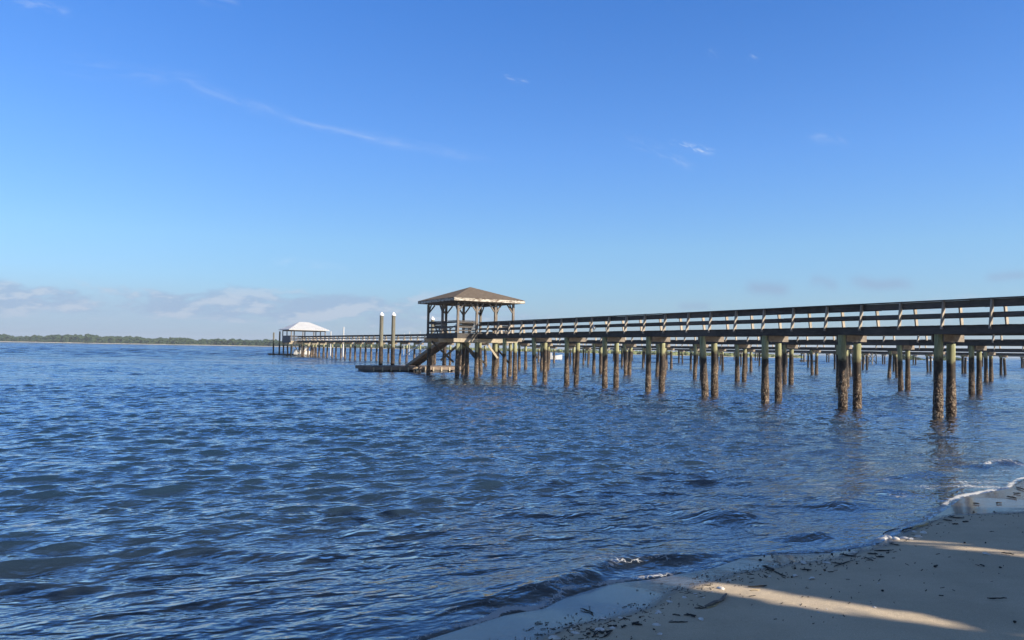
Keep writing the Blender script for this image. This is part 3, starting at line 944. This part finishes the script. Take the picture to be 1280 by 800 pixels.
def gazebo(name, label, dvec, s_c, off_c, hx, hy, deck, eave, peak, ov, roofm, fasciam, xs_posts, ys_posts, entry, exit_, ridge=0., piles=(), post_w=.16, knees=True, rail_h=.98, rimmat='deck_wood', fascia_h=.20):
    d = Vector((*dvec, 0)).normalized(); p = Vector((d.y, -d.x, 0))
    root = empty(name, d * s_c + p * off_c, math.atan2(d.y, d.x), label, 'gazebo')
    # local x along the pier away from the beach, local y towards the camera side
    planks(-hx - .06, hx + .06, -hy - .06, hy + .06, deck + .003, deck + .043, along='y').build('deck', M['deck_wood'], root)
    for y in (hy, -hy):
        mb = MB(); mb.box(-hx - .05, hx + .05, y - .03, y + .03, deck - .36, deck); mb.build('rim_joist', M[rimmat], root)
    for x in (-hx, hx):
        mb = MB(); mb.box(x - .03, x + .03, -hy + .031, hy - .031, deck - .36, deck); mb.build('rim_joist', M[rimmat], root)
    mb = MB()
    for y in np.arange(-hy + .6, hy, .6): mb.box(-hx + .031, hx - .031, y - .02, y + .02, deck - .30, deck - .002)
    mb.build('floor_joist', M['deck_wood'], root)
    for x in (-hx + .12, 0, hx - .12):
        mb = MB(); mb.box(x - .24, x - .18, -hy - .3, hy + .35, deck - .64, deck - .363); mb.build('cap_beam', M['pale_wood'], root)
    for (x, y) in piles:
        o = put_pile(root, x, y); o.location.z = deck - .37 - 2.95
    pts = [(x, y) for x in xs_posts for y in ys_posts if abs(abs(x) - hx) < .01 or abs(abs(y) - hy) < .01]
    zt = eave - .02
    for (x, y) in pts:
        px_, py_ = x * (1 - .05 / hx), y * (1 - .05 / hy)
        mb = MB(); mb.box(px_ - post_w / 2, px_ + post_w / 2, py_ - post_w / 2, py_ + post_w / 2, deck + .045, zt - .26)
        mb.build('post', M['shelter_post'], root)
        if knees:
            for (ax, ay) in ((1, 0), (-1, 0), (0, 1), (0, -1)):
                on = (ax and abs(abs(y) - hy) < .01 and abs(x + ax * .1) <= hx) or (ay and abs(abs(x) - hx) < .01 and abs(y + ay * .1) <= hy)
                if on:
                    mb = MB(); mb.bar((px_ + ax * .06, py_ + ay * .06, zt - .92), (px_ + ax * .56, py_ + ay * .56, zt - .28), .075, .10, (0, 0, 1))
                    mb.build('knee_brace', M['shelter_post'], root)
    for y in (hy, -hy):
        mb = MB(); yy = y * (1 - .05 / hy); mb.box(-hx, hx, yy - .06, yy + .06, zt - .26, zt - .01); mb.build('roof_beam', M['shelter_post'], root)
    for x in (hx, -hx):
        mb = MB(); xx = x * (1 - .05 / hx); mb.box(xx - .06, xx + .06, -hy + .12, hy - .12, zt - .257, zt - .013); mb.build('roof_beam', M['shelter_post'], root)
    mb = MB(); hip_roof(mb, hx + ov, hy + ov, eave + .03, peak, ridge)
    rf = mb.build('roof', M[roofm], root)
    for y in (1, -1):
        mb = MB(); yy = y * (hy + ov - .03); mb.box(-hx - ov, hx + ov, yy - .02, yy + .02, eave - fascia_h, eave + .012); mb.build('fascia', M[fasciam], rf)
    for x in (1, -1):
        mb = MB(); xx = x * (hx + ov - .03); mb.box(xx - .02, xx + .02, -hy - ov + .052, hy + ov - .052, eave - fascia_h, eave + .012); mb.build('fascia', M[fasciam], rf)
    mb = MB(); mb.box(-hx - ov + .06, hx + ov - .06, -hy - ov + .06, hy + ov - .06, eave - .03, eave - .008)
    mb.build('soffit', M['deck_wood'], rf)
    # railings between posts
    def rail_run(a, b):
        a = Vector((*a, 0)); b = Vector((*b, 0))
        for nm, z0, h_, w_ in (('top_rail', deck + rail_h, .045, .15), ('rail_board', deck + rail_h - .11, .13, .035), ('middle_rail', deck + .52, .11, .035), ('lower_rail', deck + .24, .09, .035)):
            mb = MB(); mb.bar(a + Vector((0, 0, z0)), b + Vector((0, 0, z0)), w_, h_); mb.build(nm, M['rail_wood'], root)
    yo = [y for y in ys_posts]
    for x, gap in ((-hx, entry), (hx, exit_)):
        for a, b in zip(yo[:-1], yo[1:]):
            if gap and a >= gap[0] - .01 and b <= gap[1] + .01: continue
            rail_run((x * .985, a + .08), (x * .985, b - .08))
    for y in (hy, -hy):
        for a, b in zip(xs_posts[:-1], xs_posts[1:]):
            rail_run((a + .08, y * .985), (b - .08, y * .985))
    return root


gz = gazebo('gazebo', 'open wooden gazebo with brown shingled hip roof at the end of the nearest pier', d1, 54.2, 27.5, 2.8, 2.45, 3.28, 5.93, 7.08, .62,
            'shingles', 'peeling_paint', (-2.8, 0, 2.8), (-2.45, -.82, .82, 2.45), (-.82, .82), (-.82, .82),
            piles=[(-2.6, 2.3), (-2.6, .72), (-2.6, -.95), (-2.6, -2.3), (0.1, -2.3), (0.1, .1), (2.6, 2.3), (2.6, -.8), (2.6, -2.3)])
for a, b, mm in (((-2.88, -.05, 2.58), (-2.88, -1.0, 1.45), 'pale_wood'), ((-2.4, 1.5, 2.3), (-2.4, .62, 1.35), 'deck_wood'), ((.4, 2.3, 1.2), (.4, .6, 2.6), 'deck_wood'),
                 ((.4, .4, 2.6), (.4, -1.6, 1.0), 'deck_wood'), ((2.4, 2.2, 2.7), (2.4, .2, 1.0), 'deck_wood'), ((-2.5, -2.2, 1.1), (.1, -2.2, 2.6), 'deck_wood')):
    mb = MB(); mb.bar(a, b, .05, .16); mb.build('cross_brace', M[mm], gz)

wz = gazebo('gazebo', 'gazebo with bright white hipped metal roof, far off at the end of the second pier', d2, 145.0 + 2.75, 45.3 + 3.4, 2.75, 3.4, 3.05, 5.22, 6.78, .62,
            'white_metal', 'white_paint', (-2.75, 0, 2.75), (-3.4, -1.1, 1.1, 3.4), (-1.1, 1.1), None, ridge=.95,
            piles=[(-2.5, 3.2), (-2.5, 1.1), (-2.5, -1.1), (-2.5, -3.2), (2.5, 3.2), (2.5, 0), (2.5, -3.2), (0, 3.2), (0, -3.2)], knees=False, rimmat='pale_wood', fascia_h=.1)
rf_ = [o for o in wz.children if o.name.startswith('roof') and 'beam' not in o.name][0]
mb = MB()
for y in np.arange(-3.6, 3.7, .45):
    yy = max(-.95, min(.95, y * .95 / 4.02)); t_ = 1.0
    top_x = 0.0 if abs(y) <= .95 else (abs(y) - .95) / (4.02 - .95) * 3.37
    zt_ = 5.25 + (6.78 - 5.25) * (1 - top_x / 3.37)
    for sx in (-1, 1): mb.bar((sx * 3.37, y, 5.27), (sx * top_x, y, zt_ + .02), .03, .05)
mb.build('roof_seams', M['white_metal'], rf_)
mb = MB(); mb.box(-2.5, 2.5, 3.46, 3.50, 2.72, 3.95); mb.build('side_screen', M['dark_panel'], wz)
for a, b in (((-2.8, 2.9, 2.6), (-2.8, 1.8, .6)), ((-2.8, 3.1, 2.2), (-2.8, 3.25, .2)), ((-2.8, -.4, 2.5), (-2.8, .9, .7)), ((2.4, -3.0, 2.5), (2.4, 0, .7))):
    mb = MB(); mb.bar(a, b, .06, .18); mb.build('cross_brace', M['pale_wood'], wz)


def bench(label, parent_root, x, y, rz, length):
    base_ = parent_root.matrix_basis @ Matrix.Translation((x, y, 3.323))
    root = empty('bench', base_.to_translation(), parent_root.rotation_euler.z + rz, label, 'bench')
    h = length / 2
    mb = MB()
    for k in range(3): mb.box(-h, h, .02 + k * .15, .155 + k * .15, .42, .46)
    mb.build('seat', M['plank_wood'], root)
    mb = MB()
    for k in range(2):
        z0 = .55 + k * .24
        mb.bar((-h, -.02 - .10 * k, z0), (h, -.02 - .10 * k, z0), .035, .22, (0, -.35, 1))
    mb.build('backrest', M['plank_wood'], root)
    for sx in (-1, 1):
        mb = MB(); mb.bar((sx * (h - .12), .42, 0), (sx * (h - .12), .38, .42), .08, .08, (0, 1, 0)); mb.build('leg', M['plank_wood'], root)
        mb = MB(); mb.bar((sx * (h - .12), .22, .0), (sx * (h - .12), -.20, .95), .06, .10, (0, 1, 0)); mb.build('backrest_support', M['plank_wood'], root)
    return root


bpy.context.view_layer.update()
bench('sunlit tan plank bench in the corner of the brown roofed gazebo nearest the beach', gz, -2.36, 1.62, -math.pi / 2, 1.35)
bench('shaded bench with sloping back along the left railing of the brown roofed gazebo', gz, 1.2, 2.0, math.pi, 2.2)
bench('bench on the far side of the walkway entrance of the brown roofed gazebo', gz, -2.36, -1.62, -math.pi / 2, 1.35)

# floating dock off the brown gazebo: world frame of pier 1 with s along the pier
d = Vector((*d1, 0)).normalized(); p = Vector((d.y, -d.x, 0))
def at1(s, off, z=0): return d * s + p * off + Vector((0, 0, z))
RZ1 = math.atan2(d.y, d.x)
fd_ = empty('floating_dock', at1(51.4 + 13.1, 25.1 + 1.9), RZ1, 'long low floating wooden dock below the brown roofed gazebo', 'floating dock')
HX, HY = 2.0, 4.75
planks(-HX, HX, -HY, HY, .45, .49, along='y').build('deck', M['dock_wood'], fd_)
for y in (HY - .03, -HY + .03):
    mb = MB(); mb.box(-HX + .02, HX - .02, y - .03, y + .03, .20, .447); mb.build('side_board', M['dock_wood'], fd_)
for x in (-HX + .03, HX - .03):
    mb = MB(); mb.box(x - .03, x + .03, -HY + .062, HY - .062, .20, .447); mb.build('side_board', M['dock_wood'], fd_)
for k in range(5):
    y = -HY + .95 + k * 1.9
    mb = MB(); mb.box(-HX + .1, HX - .1, y - .7, y + .7, -.3, .26); mb.build('float', M['float_black'], fd_)
mb = MB()
for y in np.arange(-4.4, 4.6, .8): mb.box(-HX - .05, -HX - .001, y, y + .12, .08, .42)
mb.build('fender', M['pale_wood'], fd_)

a = at1(51.4 + 5.66, 25.1 + 2.2, 3.26); b = at1(51.4 + 12.3, 25.1 + 1.35, .56)
gw = empty('gangway', b, math.atan2((a - b).y, (a - b).x), 'sloping wooden gangway from the brown roofed gazebo down to the floating dock', 'gangway')
L = Vector((a.x - b.x, a.y - b.y)).length; Hh = a.z - b.z
mb = MB()
nn = 44
for k in range(nn):
    t0, t1 = k / nn, (k + .93) / nn
    mb.bar((L * t0, 0, Hh * t0), (L * t1, 0, Hh * t1), 1.1, .035)
mb.build('ramp', M['dock_wood'], gw)
for y in (.53, -.53):
    mb = MB(); mb.bar((0, y, -.13), (L, y, Hh - .13), .05, .22); mb.build('stringer', M['plank_wood'], gw)
    mb = MB(); mb.bar((0.1, y, .95), (L, y, Hh + .95), .05, .07)
    mb.build('handrail', M['galvanised'], gw)
    for t in (.04, .36, .68, .98):
        mb = MB(); mb.tube((L * t, y, Hh * t), (L * t, y, Hh * t + .95), .02, .02, 6); mb.build('handrail_post', M['galvanised'], gw)


def mooring_pile(label, loc, top, r=.18, capm='white_cap', group='tall white capped piles'):
    mb = MB()
    n_, rows = 16, 20
    v = []; f = []
    for i in range(rows + 1):
        z = -2.2 + (top + 2.2) * i / rows
        for k in range(n_):
            t = 2 * math.pi * k / n_
            j = r * (1.06 - .08 * i / rows) * random.uniform(.97, 1.03)
            v.append((math.cos(t) * j, math.sin(t) * j, z))
    for i in range(rows):
        for k in range(n_): f.append((i * n_ + k, i * n_ + (k + 1) % n_, (i + 1) * n_ + (k + 1) % n_, (i + 1) * n_ + k))
    mb.add(v, f, True)
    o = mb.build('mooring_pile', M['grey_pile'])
    o.location = loc
    tag(o, label, 'mooring pile', group)
    o.rotation_euler = (random.uniform(-.006, .006), random.uniform(-.006, .006), 0)
    mb = MB(); mb.tube((0, 0, top - .02), (0, 0, top + .08), r * 1.14, r * 1.14, 16); mb.tube((0, 0, top + .08), (0, 0, top + .30), r * 1.14, .015, 16)
    mb.build('cone_cap', M[capm], o)
    return o


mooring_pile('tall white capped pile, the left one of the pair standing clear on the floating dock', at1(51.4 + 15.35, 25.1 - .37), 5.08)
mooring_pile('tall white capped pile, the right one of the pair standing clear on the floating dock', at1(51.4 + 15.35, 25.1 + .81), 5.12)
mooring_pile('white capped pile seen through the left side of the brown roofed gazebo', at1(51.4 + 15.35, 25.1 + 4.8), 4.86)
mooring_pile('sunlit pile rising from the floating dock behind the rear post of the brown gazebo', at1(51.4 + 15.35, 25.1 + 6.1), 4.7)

# white gazebo dock
dd2 = Vector((*d2, 0)).normalized(); p2 = Vector((dd2.y, -dd2.x, 0))
def at2(s, off, z=0): return dd2 * s + p2 * off + Vector((0, 0, z))
RZ2 = math.atan2(dd2.y, dd2.x)
f2 = empty('floating_dock', at2(153.2, 47.0), RZ2, 'small dark floating dock beside the white roofed gazebo', 'floating dock')
planks(-1.6, 1.6, -4.6, 3.4, .42, .47, along='y').build('deck', M['dock_wood'], f2)
mb = MB(); mb.box(-1.55, 1.55, -4.5, 3.3, -.2, .418); mb.build('float', M['float_black'], f2)


def bare_pile(label, loc, top, r, matl, cat='pole', name='pole', group=None):
    mb = MB(); mb.tube((0, 0, -2.2), (0, 0, top), r, r * .95, 12)
    o = mb.build(name, M[matl]); o.location = loc
    return tag(o, label, cat, group)


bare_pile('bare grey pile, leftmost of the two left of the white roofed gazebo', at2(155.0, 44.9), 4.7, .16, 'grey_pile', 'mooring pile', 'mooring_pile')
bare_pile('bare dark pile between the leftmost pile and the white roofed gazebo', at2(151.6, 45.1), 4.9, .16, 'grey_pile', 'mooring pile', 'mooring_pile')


def far_at(px, Y_): return Vector((px_dir(px) * Y_, Y_, 0))
bare_pile('tall white pole rising behind the second pier, right of the white gazebo', far_at(429.8, 150), 5.95, .13, 'white_paint')
bare_pile('short white pole close to the right eave of the white roofed gazebo', far_at(413.9, 158), 5.2, .12, 'white_paint')
for px, Y_, t_, lb in ((505.5, 190, 5.6, 'leftmost'), (512.3, 195, 6.3, 'second from left'), (518.9, 192, 5.6, 'third from left'), (525.3, 198, 6.4, 'rightmost')):
    bare_pile('thin white pole beyond the second pier, %s of a row of four' % lb, far_at(px, Y_), t_, .07, 'white_paint', group='thin white poles beyond the second pier')


def motorboat(label, loc, rz, L=6.0, hullm='white_paint', cover=None):
    root = empty('motorboat', loc, rz, label, 'boat')
    st = [(-1, .85, .75), (-.5, .95, .78), (0, .98, .82), (.5, .78, .92), (.8, .42, 1.02), (1, .03, 1.12)]
    v = []; f = []
    for t, bw, hz in st:
        x = t * L / 2; b_ = bw * L * .19
        v += [(x, 0, -.25 if t < .8 else .1), (x, b_ * .8, .05), (x, b_, hz), (x, -b_, hz), (x, -b_ * .8, .05)]
    for i in range(len(st) - 1):
        for k in range(5):
            f.append((i * 5 + k, i * 5 + (k + 1) % 5, i * 5 + 5 + (k + 1) % 5, i * 5 + 5 + k))
    f.append((0, 4, 3, 2, 1))
    mb = MB(); mb.add(v, f); mb.build('hull', M[hullm], root)
    mb = MB(); mb.box(-.5, .5, -.4, .4, .8, 1.5); mb.build('console', M['white_paint'], root)
    mb = MB(); mb.bar((.5, 0, 1.45), (.25, 0, 1.95), .8, .03, (1, 0, 0)); mb.build('windscreen', M['dark_panel'], root)
    mb = MB(); mb.box(-L / 2 - .45, -L / 2 - .02, -.2, .2, .2, 1.25); mb.build('outboard_motor', M['dark_panel'], root)
    if cover:
        mb = MB(); mb.box(-1.2, 1.2, -.9, .9, 2.35, 2.42)
        mb.build('canopy', M[cover], root)
        for sx in (-1, 1):
            for sy in (-1, 1):
                mb = MB(); mb.tube((sx * 1.1, sy * .8, .8), (sx * 1.1, sy * .8, 2.35), .03, .03, 6); mb.build('canopy_leg', M['galvanised'], root)
    return root


motorboat('white motorboat moored under the white roofed gazebo', at2(146.5, 48.2, .35), RZ2 + 1.5, 3.6)
motorboat('small white motorboat moored on the water behind the piles right of the brown gazebo', far_at(688, 161), -.05, 5.2)
motorboat('tiny white boat by the low wooded point in the far distance', far_at(1162.5, 300), .6, 4.0)

# braced boat-lift platform and far floating dock
bl = empty('boat_lift', far_at(1078, 171), RZ1 + .3, 'pale cross braced boat lift standing among the farthest piers', 'boat lift')
for sx in (-2.6, -.9, .9, 2.6):
    for sy in (-1.3, 1.3):
        mb = MB(); mb.tube((sx, sy, -2), (sx, sy, 2.75), .12, .11, 10); mb.build('leg', M['far_wood'], bl)
for y in (-1.3, 1.3):
    for a_, b_ in ((-2.6, -.9), (-.9, .9), (.9, 2.6)):
        mb = MB(); mb.bar((a_, y + .14, .3), (b_, y + .14, 2.4), .06, .16); mb.build('cross_brace', M['far_wood'], bl)
        mb = MB(); mb.bar((a_, y - .14, 2.4), (b_, y - .14, .3), .06, .16); mb.build('cross_brace', M['far_wood'], bl)
    mb = MB(); mb.box(-2.9, 2.9, y - .1, y + .1, 2.75, 2.95); mb.build('cradle_beam', M['far_wood'], bl)
f3 = empty('floating_dock', far_at(1011, 196), RZ1 + .9, 'distant dark floating dock with two poles, seen between piles at right', 'floating dock')
mb = MB(); mb.box(-1.9, 1.9, -1.2, 1.2, -.2, .42); mb.build('float', M['float_black'], f3)
planks(-1.95, 1.95, -1.25, 1.25, .423, .46).build('deck', M['dock_wood'], f3)
for x in (-1.5, 1.2):
    mb = MB(); mb.tube((x, 1.4, -2), (x, 1.4, 2.7), .13, .12, 10); mb.build('guide_pile', M['far_wood'], f3)

# gull on the deck edge of the nearest pier
gl_ = empty('gull', at1(38.45 - 2.0, 27.45 - .74, 3.327), RZ1 + 2.4, 'grey and white gull standing on the near edge of the nearest pier deck', 'bird')
def ellipsoid(mb, c, r, rot=0, n_=12, m_=8):
    v = []; f = []
    for i in range(m_ + 1):
        t = math.pi * i / m_
        for k in range(n_):
            a_ = 2 * math.pi * k / n_
            q = Vector((math.cos(t) * r[0], math.sin(t) * math.cos(a_) * r[1], math.sin(t) * math.sin(a_) * r[2]))
            q.rotate(Matrix.Rotation(rot, 3, 'Y'))
            v.append(q + Vector(c))
    for i in range(m_):
        for k in range(n_): f.append((i * n_ + k, i * n_ + (k + 1) % n_, (i + 1) * n_ + (k + 1) % n_, (i + 1) * n_ + k))
    mb.add(v, f, True)
mb = MB()
ellipsoid(mb, (0, 0, .19), (.19, .085, .09), -.25)
ellipsoid(mb, (.155, 0, .27), (.06, .05, .10), .5)
ellipsoid(mb, (.185, 0, .345), (.065, .05, .052), .1)
mb.build('body', M['gull_white'], gl_)
for sy in (-1, 1):
    mb = MB(); ellipsoid(mb, (-.06, sy * .062, .205), (.22, .03, .065), -.22); mb.build('wing', M['gull_grey'], gl_)
    mb = MB(); mb.tube((.02, sy * .035, 0), (.02, sy * .035, .13), .009, .011, 6); mb.bar((-.01, sy * .035, .006), (.075, sy * .035, .006), .05, .012); mb.build('leg', M['gull_beak'], gl_)
mb = MB(); mb.tube((.24, 0, .34), (.315, 0, .325), .017, .004, 8); mb.build('beak', M['gull_beak'], gl_)
mb = MB(); mb.bar((-.17, 0, .145), (-.32, 0, .11), .09, .02); mb.build('tail', M['gull_grey'], gl_)

# ------------------------------------------------------------------ debris on the sand
def twig(label, x0, y0, x1, y1, w_, matl, group):
    a = Vector((x0, y0, tz(x0, y0) + w_ * .30)); b = Vector((x1, y1, tz(x1, y1) + w_ * .30))
    w_ *= .68; n_ = 6; mb = MB(); c = (a + b) / 2
    dr = (b - a); L_ = max(dr.length, .03); dr.normalize(); sd = Vector((-dr.y, dr.x, 0))
    ptl = []
    bend = random.uniform(-.10, .10) * L_
    for i in range(n_ + 1):
        t = i / n_
        q = a.lerp(b, t) + sd * (bend * math.sin(t * math.pi) + random.uniform(-.015, .015) * L_) + Vector((0, 0, random.uniform(0, .006)))
        ptl.append(q - c)
    v = []; f = []; m_ = 7
    for i, q in enumerate(ptl):
        r_ = w_ * .5 * (.55 if i in (0, n_) else random.uniform(.75, 1.1))
        for k in range(m_):
            t = 2 * math.pi * k / m_
            v.append(q + sd * math.cos(t) * r_ + Vector((0, 0, math.sin(t) * r_ * .7)))
    for i in range(n_):
        for k in range(m_): f.append((i * m_ + k, i * m_ + (k + 1) % m_, (i + 1) * m_ + (k + 1) % m_, (i + 1) * m_ + k))
    f.append(tuple(range(m_))[::-1]); f.append(tuple(n_ * m_ + k for k in range(m_)))
    mb.add(v, f, True)
    o = mb.build('reed_stick', M[matl]); o.location = c
    return tag(o, label, 'driftwood', group)


SPECIAL = {
    0: ('straight dark stick lying alone on the wet film of sand near the waterline', 'dark_reed'),
    1: ('thick grey weathered driftwood stick in the middle of the wrack line', 'grey_driftwood'),
    2: ('pale tan reed leaning beside the thick grey driftwood stick', 'tan_reed'),
    4: ('dark flattened reed at the head of the sunlit sand patch', 'dark_reed'),
    5: ('pale tan reed just under a dark flattened reed on sunlit sand', 'tan_reed'),
    6: ('stout short dark stick pointing down the beach, thicker upper piece', 'dark_reed'),
    7: ('thin dark stick continuing downhill from a stout dark stick', 'dark_reed'),
    8: ('straight horizontal dark reed at the tip of the largest swash lobe', 'dark_reed'),
    14: ('long straight dark reed lying alone on the shaded sand at lower right', 'dark_reed'),
    15: ('dark reed beside a white shell on the sand at far right', 'dark_reed'),
    16: ('tan reed bundle on top of the pile of shells by the waterline', 'tan_reed'),
    17: ('second tan reed in the pile of shells, below the larger one', 'tan_reed'),
    24: ('dark stick on the lit sand at the right edge above the wet flat', 'dark_reed'),
    25: ('uppermost dark stick at the right edge by the foam', 'dark_reed'),
}
for i, (x0, y0, x1, y1, w_) in enumerate(STICKS):
    lb, mm = SPECIAL.get(i, ('short dark reed fragment scattered along the wrack line', 'dark_reed'))
    twig(lb, x0, y0, x1, y1, w_, mm, 'dark reed fragments in the wrack line')


def shell(x, y, s, label, group):
    mb = MB()
    n_, m_ = 9, 4
    v = []; f = []
    jr = [random.uniform(.7, 1.15) for _ in range(n_)]
    for i in range(m_ + 1):
        t = i / m_
        for k in range(n_):
            a_ = 2 * math.pi * k / n_
            r_ = s * .5 * t ** .7 * jr[k]
            v.append((math.cos(a_) * r_, math.sin(a_) * r_ * .6, s * .16 * (1 - t * t) + (.004 if i == m_ else .006)))
    for i in range(m_):
        for k in range(n_): f.append((i * n_ + k, i * n_ + (k + 1) % n_, (i + 1) * n_ + (k + 1) % n_, (i + 1) * n_ + k))
    mb.add(v, f, True)
    o = mb.build('oyster_shell', M['shell']); o.location = (x, y, tz(x, y) - .003)
    o.rotation_euler = (random.uniform(-.25, .25), random.uniform(-.25, .25), random.uniform(0, 6.28))
    return tag(o, label, 'shell', group)


SH_L = {0: 'bright white shell beside a dark fragment on the tan sand', 17: 'white shell among the dark reed cluster at the bottom edge', 6: 'flat wide white shell at the upper end of the tan sand', 7: 'round white shell alone below the grey driftwood stick',
        32: 'white shell beside a dark reed at far right', 34: 'largest white shell in the pile at the swash lobe tip', 28: 'small white shell lying in the lowest sunlit streak'}
for i, (x, y, s_) in enumerate(SHELLS):
    shell(x, y, s_, SH_L.get(i, 'small pale oyster shell scattered along the wrack line'), 'pale oyster shells in the wrack line')
for (x, y) in SPECKS:
    mb = MB(); blob(mb, (0, 0, .005), random.uniform(.008, .018), .009, int(x * 991), 7, 4)
    o = mb.build('seed_pod', M['dark_reed']); o.location = (x, y, tz(x, y))
    tag(o, 'tiny dark scrap of wrack dotted on the sand', 'wrack scrap', 'dark scraps of wrack on the sand')


mb = MB()
wr2 = random.Random(5)
WP = np.array(WETL)
for k in range(1500):
    i_ = wr2.randrange(len(WP) - 1); t = wr2.random()
    c_ = WP[i_] * (1 - t) + WP[i_ + 1] * t
    cl_ = .35 + .65 * vnoise(np.array([c_[0] * 2.3]), np.array([c_[1] * 2.3]), 91)[0]
    if wr2.random() > cl_ ** 2: continue
    e_ = WP[i_ + 1] - WP[i_]; nv = np.array([e_[1], -e_[0]]) / np.linalg.norm(e_)
    q_ = c_ + nv * (wr2.gauss(.10, .16) if wr2.random() < .8 else wr2.uniform(-.1, 1.6))
    L_ = wr2.choice((.006, .008, .012, .02, .035, .05)) * wr2.uniform(.7, 1.3); a_ = wr2.gauss(.7, .7)
    z_ = tz(q_[0], q_[1]) + .003
    dx_, dy_ = math.cos(a_) * L_ / 2, math.sin(a_) * L_ / 2
    mb.bar((q_[0] - dx_, q_[1] - dy_, z_), (q_[0] + dx_, q_[1] + dy_, z_ + wr2.uniform(0, .006)), wr2.uniform(.003, .007), .004)
tag(mb.build('wrack_crumbs', M['dark_reed']), 'fine dark crumbs of reed and weed strewn along the tide line', kind='stuff')


# ------------------------------------------------------------------ trees behind the beach (out of view) that shade the sand
def G_of(P):
    """where the shadow of a point falls on the sand"""
    k = (P[2] - .15) / math.tan(SUN_EL)
    return P[0] - SUN_H.x * k, P[1] - SUN_H.y * k


STREAKS = [((1.19, 7.89), (3.36, 5.34), .36, 1.0), ((4.80, 8.96), (5.40, 8.05), .27, 1.0), ((5.15, 9.35), (5.8, 8.4), .40, .35), ((3.5, 6.45), (3.95, 5.75), .09, .45)]  # sunlit bands on the sand; crown leaves that would shade them are cut away
def carved_gap(x, y):
    if x * .65 + y * .76 > 12.7: return True
    for (a_, b_, hw, pr) in STREAKS:
        ex, ey = b_[0] - a_[0], b_[1] - a_[1]; L_ = math.hypot(ex, ey)
        d_ = abs((x - a_[0]) * ey - (y - a_[1]) * ex) / L_ / hw
        if d_ < 1 and random.random() < pr * min(1, 2.4 * (1 - d_)): return True
    return False


def tree(label, x, y, h_, r_, seed):
    root = empty('tree', (x, y, tz(x, y)), 0, label, 'tree', 'trees behind the beach')
    R_ = random.Random(seed)
    mb = MB()
    mb.tube((0, 0, -.2), (.1, .05, h_ * .45), .2, .14, 10); mb.tube((.1, .05, h_ * .45), (.2, -.1, h_ * .9), .14, .04, 8)
    for k in range(7):
        a_ = R_.uniform(0, 6.28); z0 = h_ * R_.uniform(.25, .7)
        mb.tube((.1, 0, z0), (math.cos(a_) * r_ * .75, math.sin(a_) * r_ * .75, z0 + R_.uniform(.3, 1.5)), .06, .015, 6)
    mb.build('trunk', M['bark'], root)
    mb = MB(); z_base = tz(x, y)
    cl = [(R_.uniform(-1, 1) * r_ * .7, R_.uniform(-1, 1) * r_ * .7, h_ * R_.uniform(.22, .95), R_.uniform(.7, 1.3)) for _ in range(84)]
    for (cx, cy, cz, cr) in cl:
        for k in range(70):
            q = Vector((R_.gauss(0, .5), R_.gauss(0, .5), R_.gauss(0, .42))) * cr + Vector((cx, cy, cz))
            if q.z < .9: continue
            gx_, gy_ = G_of((x + q.x, y + q.y, z_base + q.z))
            if carved_gap(gx_, gy_): continue
            u_ = Vector((R_.gauss(0, 1), R_.gauss(0, 1), R_.gauss(0, 1))).normalized(); v_ = u_.orthogonal().normalized()
            s_ = R_.uniform(.10, .2)
            mb.add([q - u_ * s_, q + v_ * s_ * .6, q + u_ * s_, q - v_ * s_ * .6], [(0, 1, 2, 3)])
    mb.build('crown', M['leaf'], root)
    return root


TL = ['bushy evergreen tree at the back of the beach', 'broad leafy tree at the back of the beach']
for k, (t_, u_) in enumerate(((-3.4, 9.5), (-.4, 10.3), (2.4, 9.2), (5.0, 10.5), (7.6, 9.4), (10.0, 10.6), (12.2, 9.4), (1.0, 13.5), (6.4, 14), (10.8, 14.2), (-1.5, 14), (3.8, 13.2), (8.6, 13.4), (12.4, 13.6), (6.3, 9.6), (8.9, 9.5))):
    x = SUN_H.x * u_ + .65 * t_; y = SUN_H.y * u_ + .76 * t_
    tree(TL[k % 2], x, y, (u_ + 4.2) * .5317 * random.uniform(.95, 1.05), 2.3, 200 + k)

# ------------------------------------------------------------------ sea air
mb = MB(); mb.box(-3900, 3900, -3900, 3900, -4.5, 40)
hz = mb.mesh('haze')
m = bpy.data.materials.new('haze_air'); m.use_nodes = True
t_ = NT(m.node_tree)
pv = t_.n('ShaderNodeVolumePrincipled')
pv.inputs['Color'].default_value = (.86, .92, 1, 1)
pv.inputs['Density'].default_value = .00018
pv.inputs['Anisotropy'].default_value = 0.2
o_ = t_.n('ShaderNodeOutputMaterial'); t_.link(pv.outputs[0], o_.inputs['Volume'])
tag(link_mesh('haze', hz, m), 'thin bluish sea haze softening the far shore', kind='stuff')
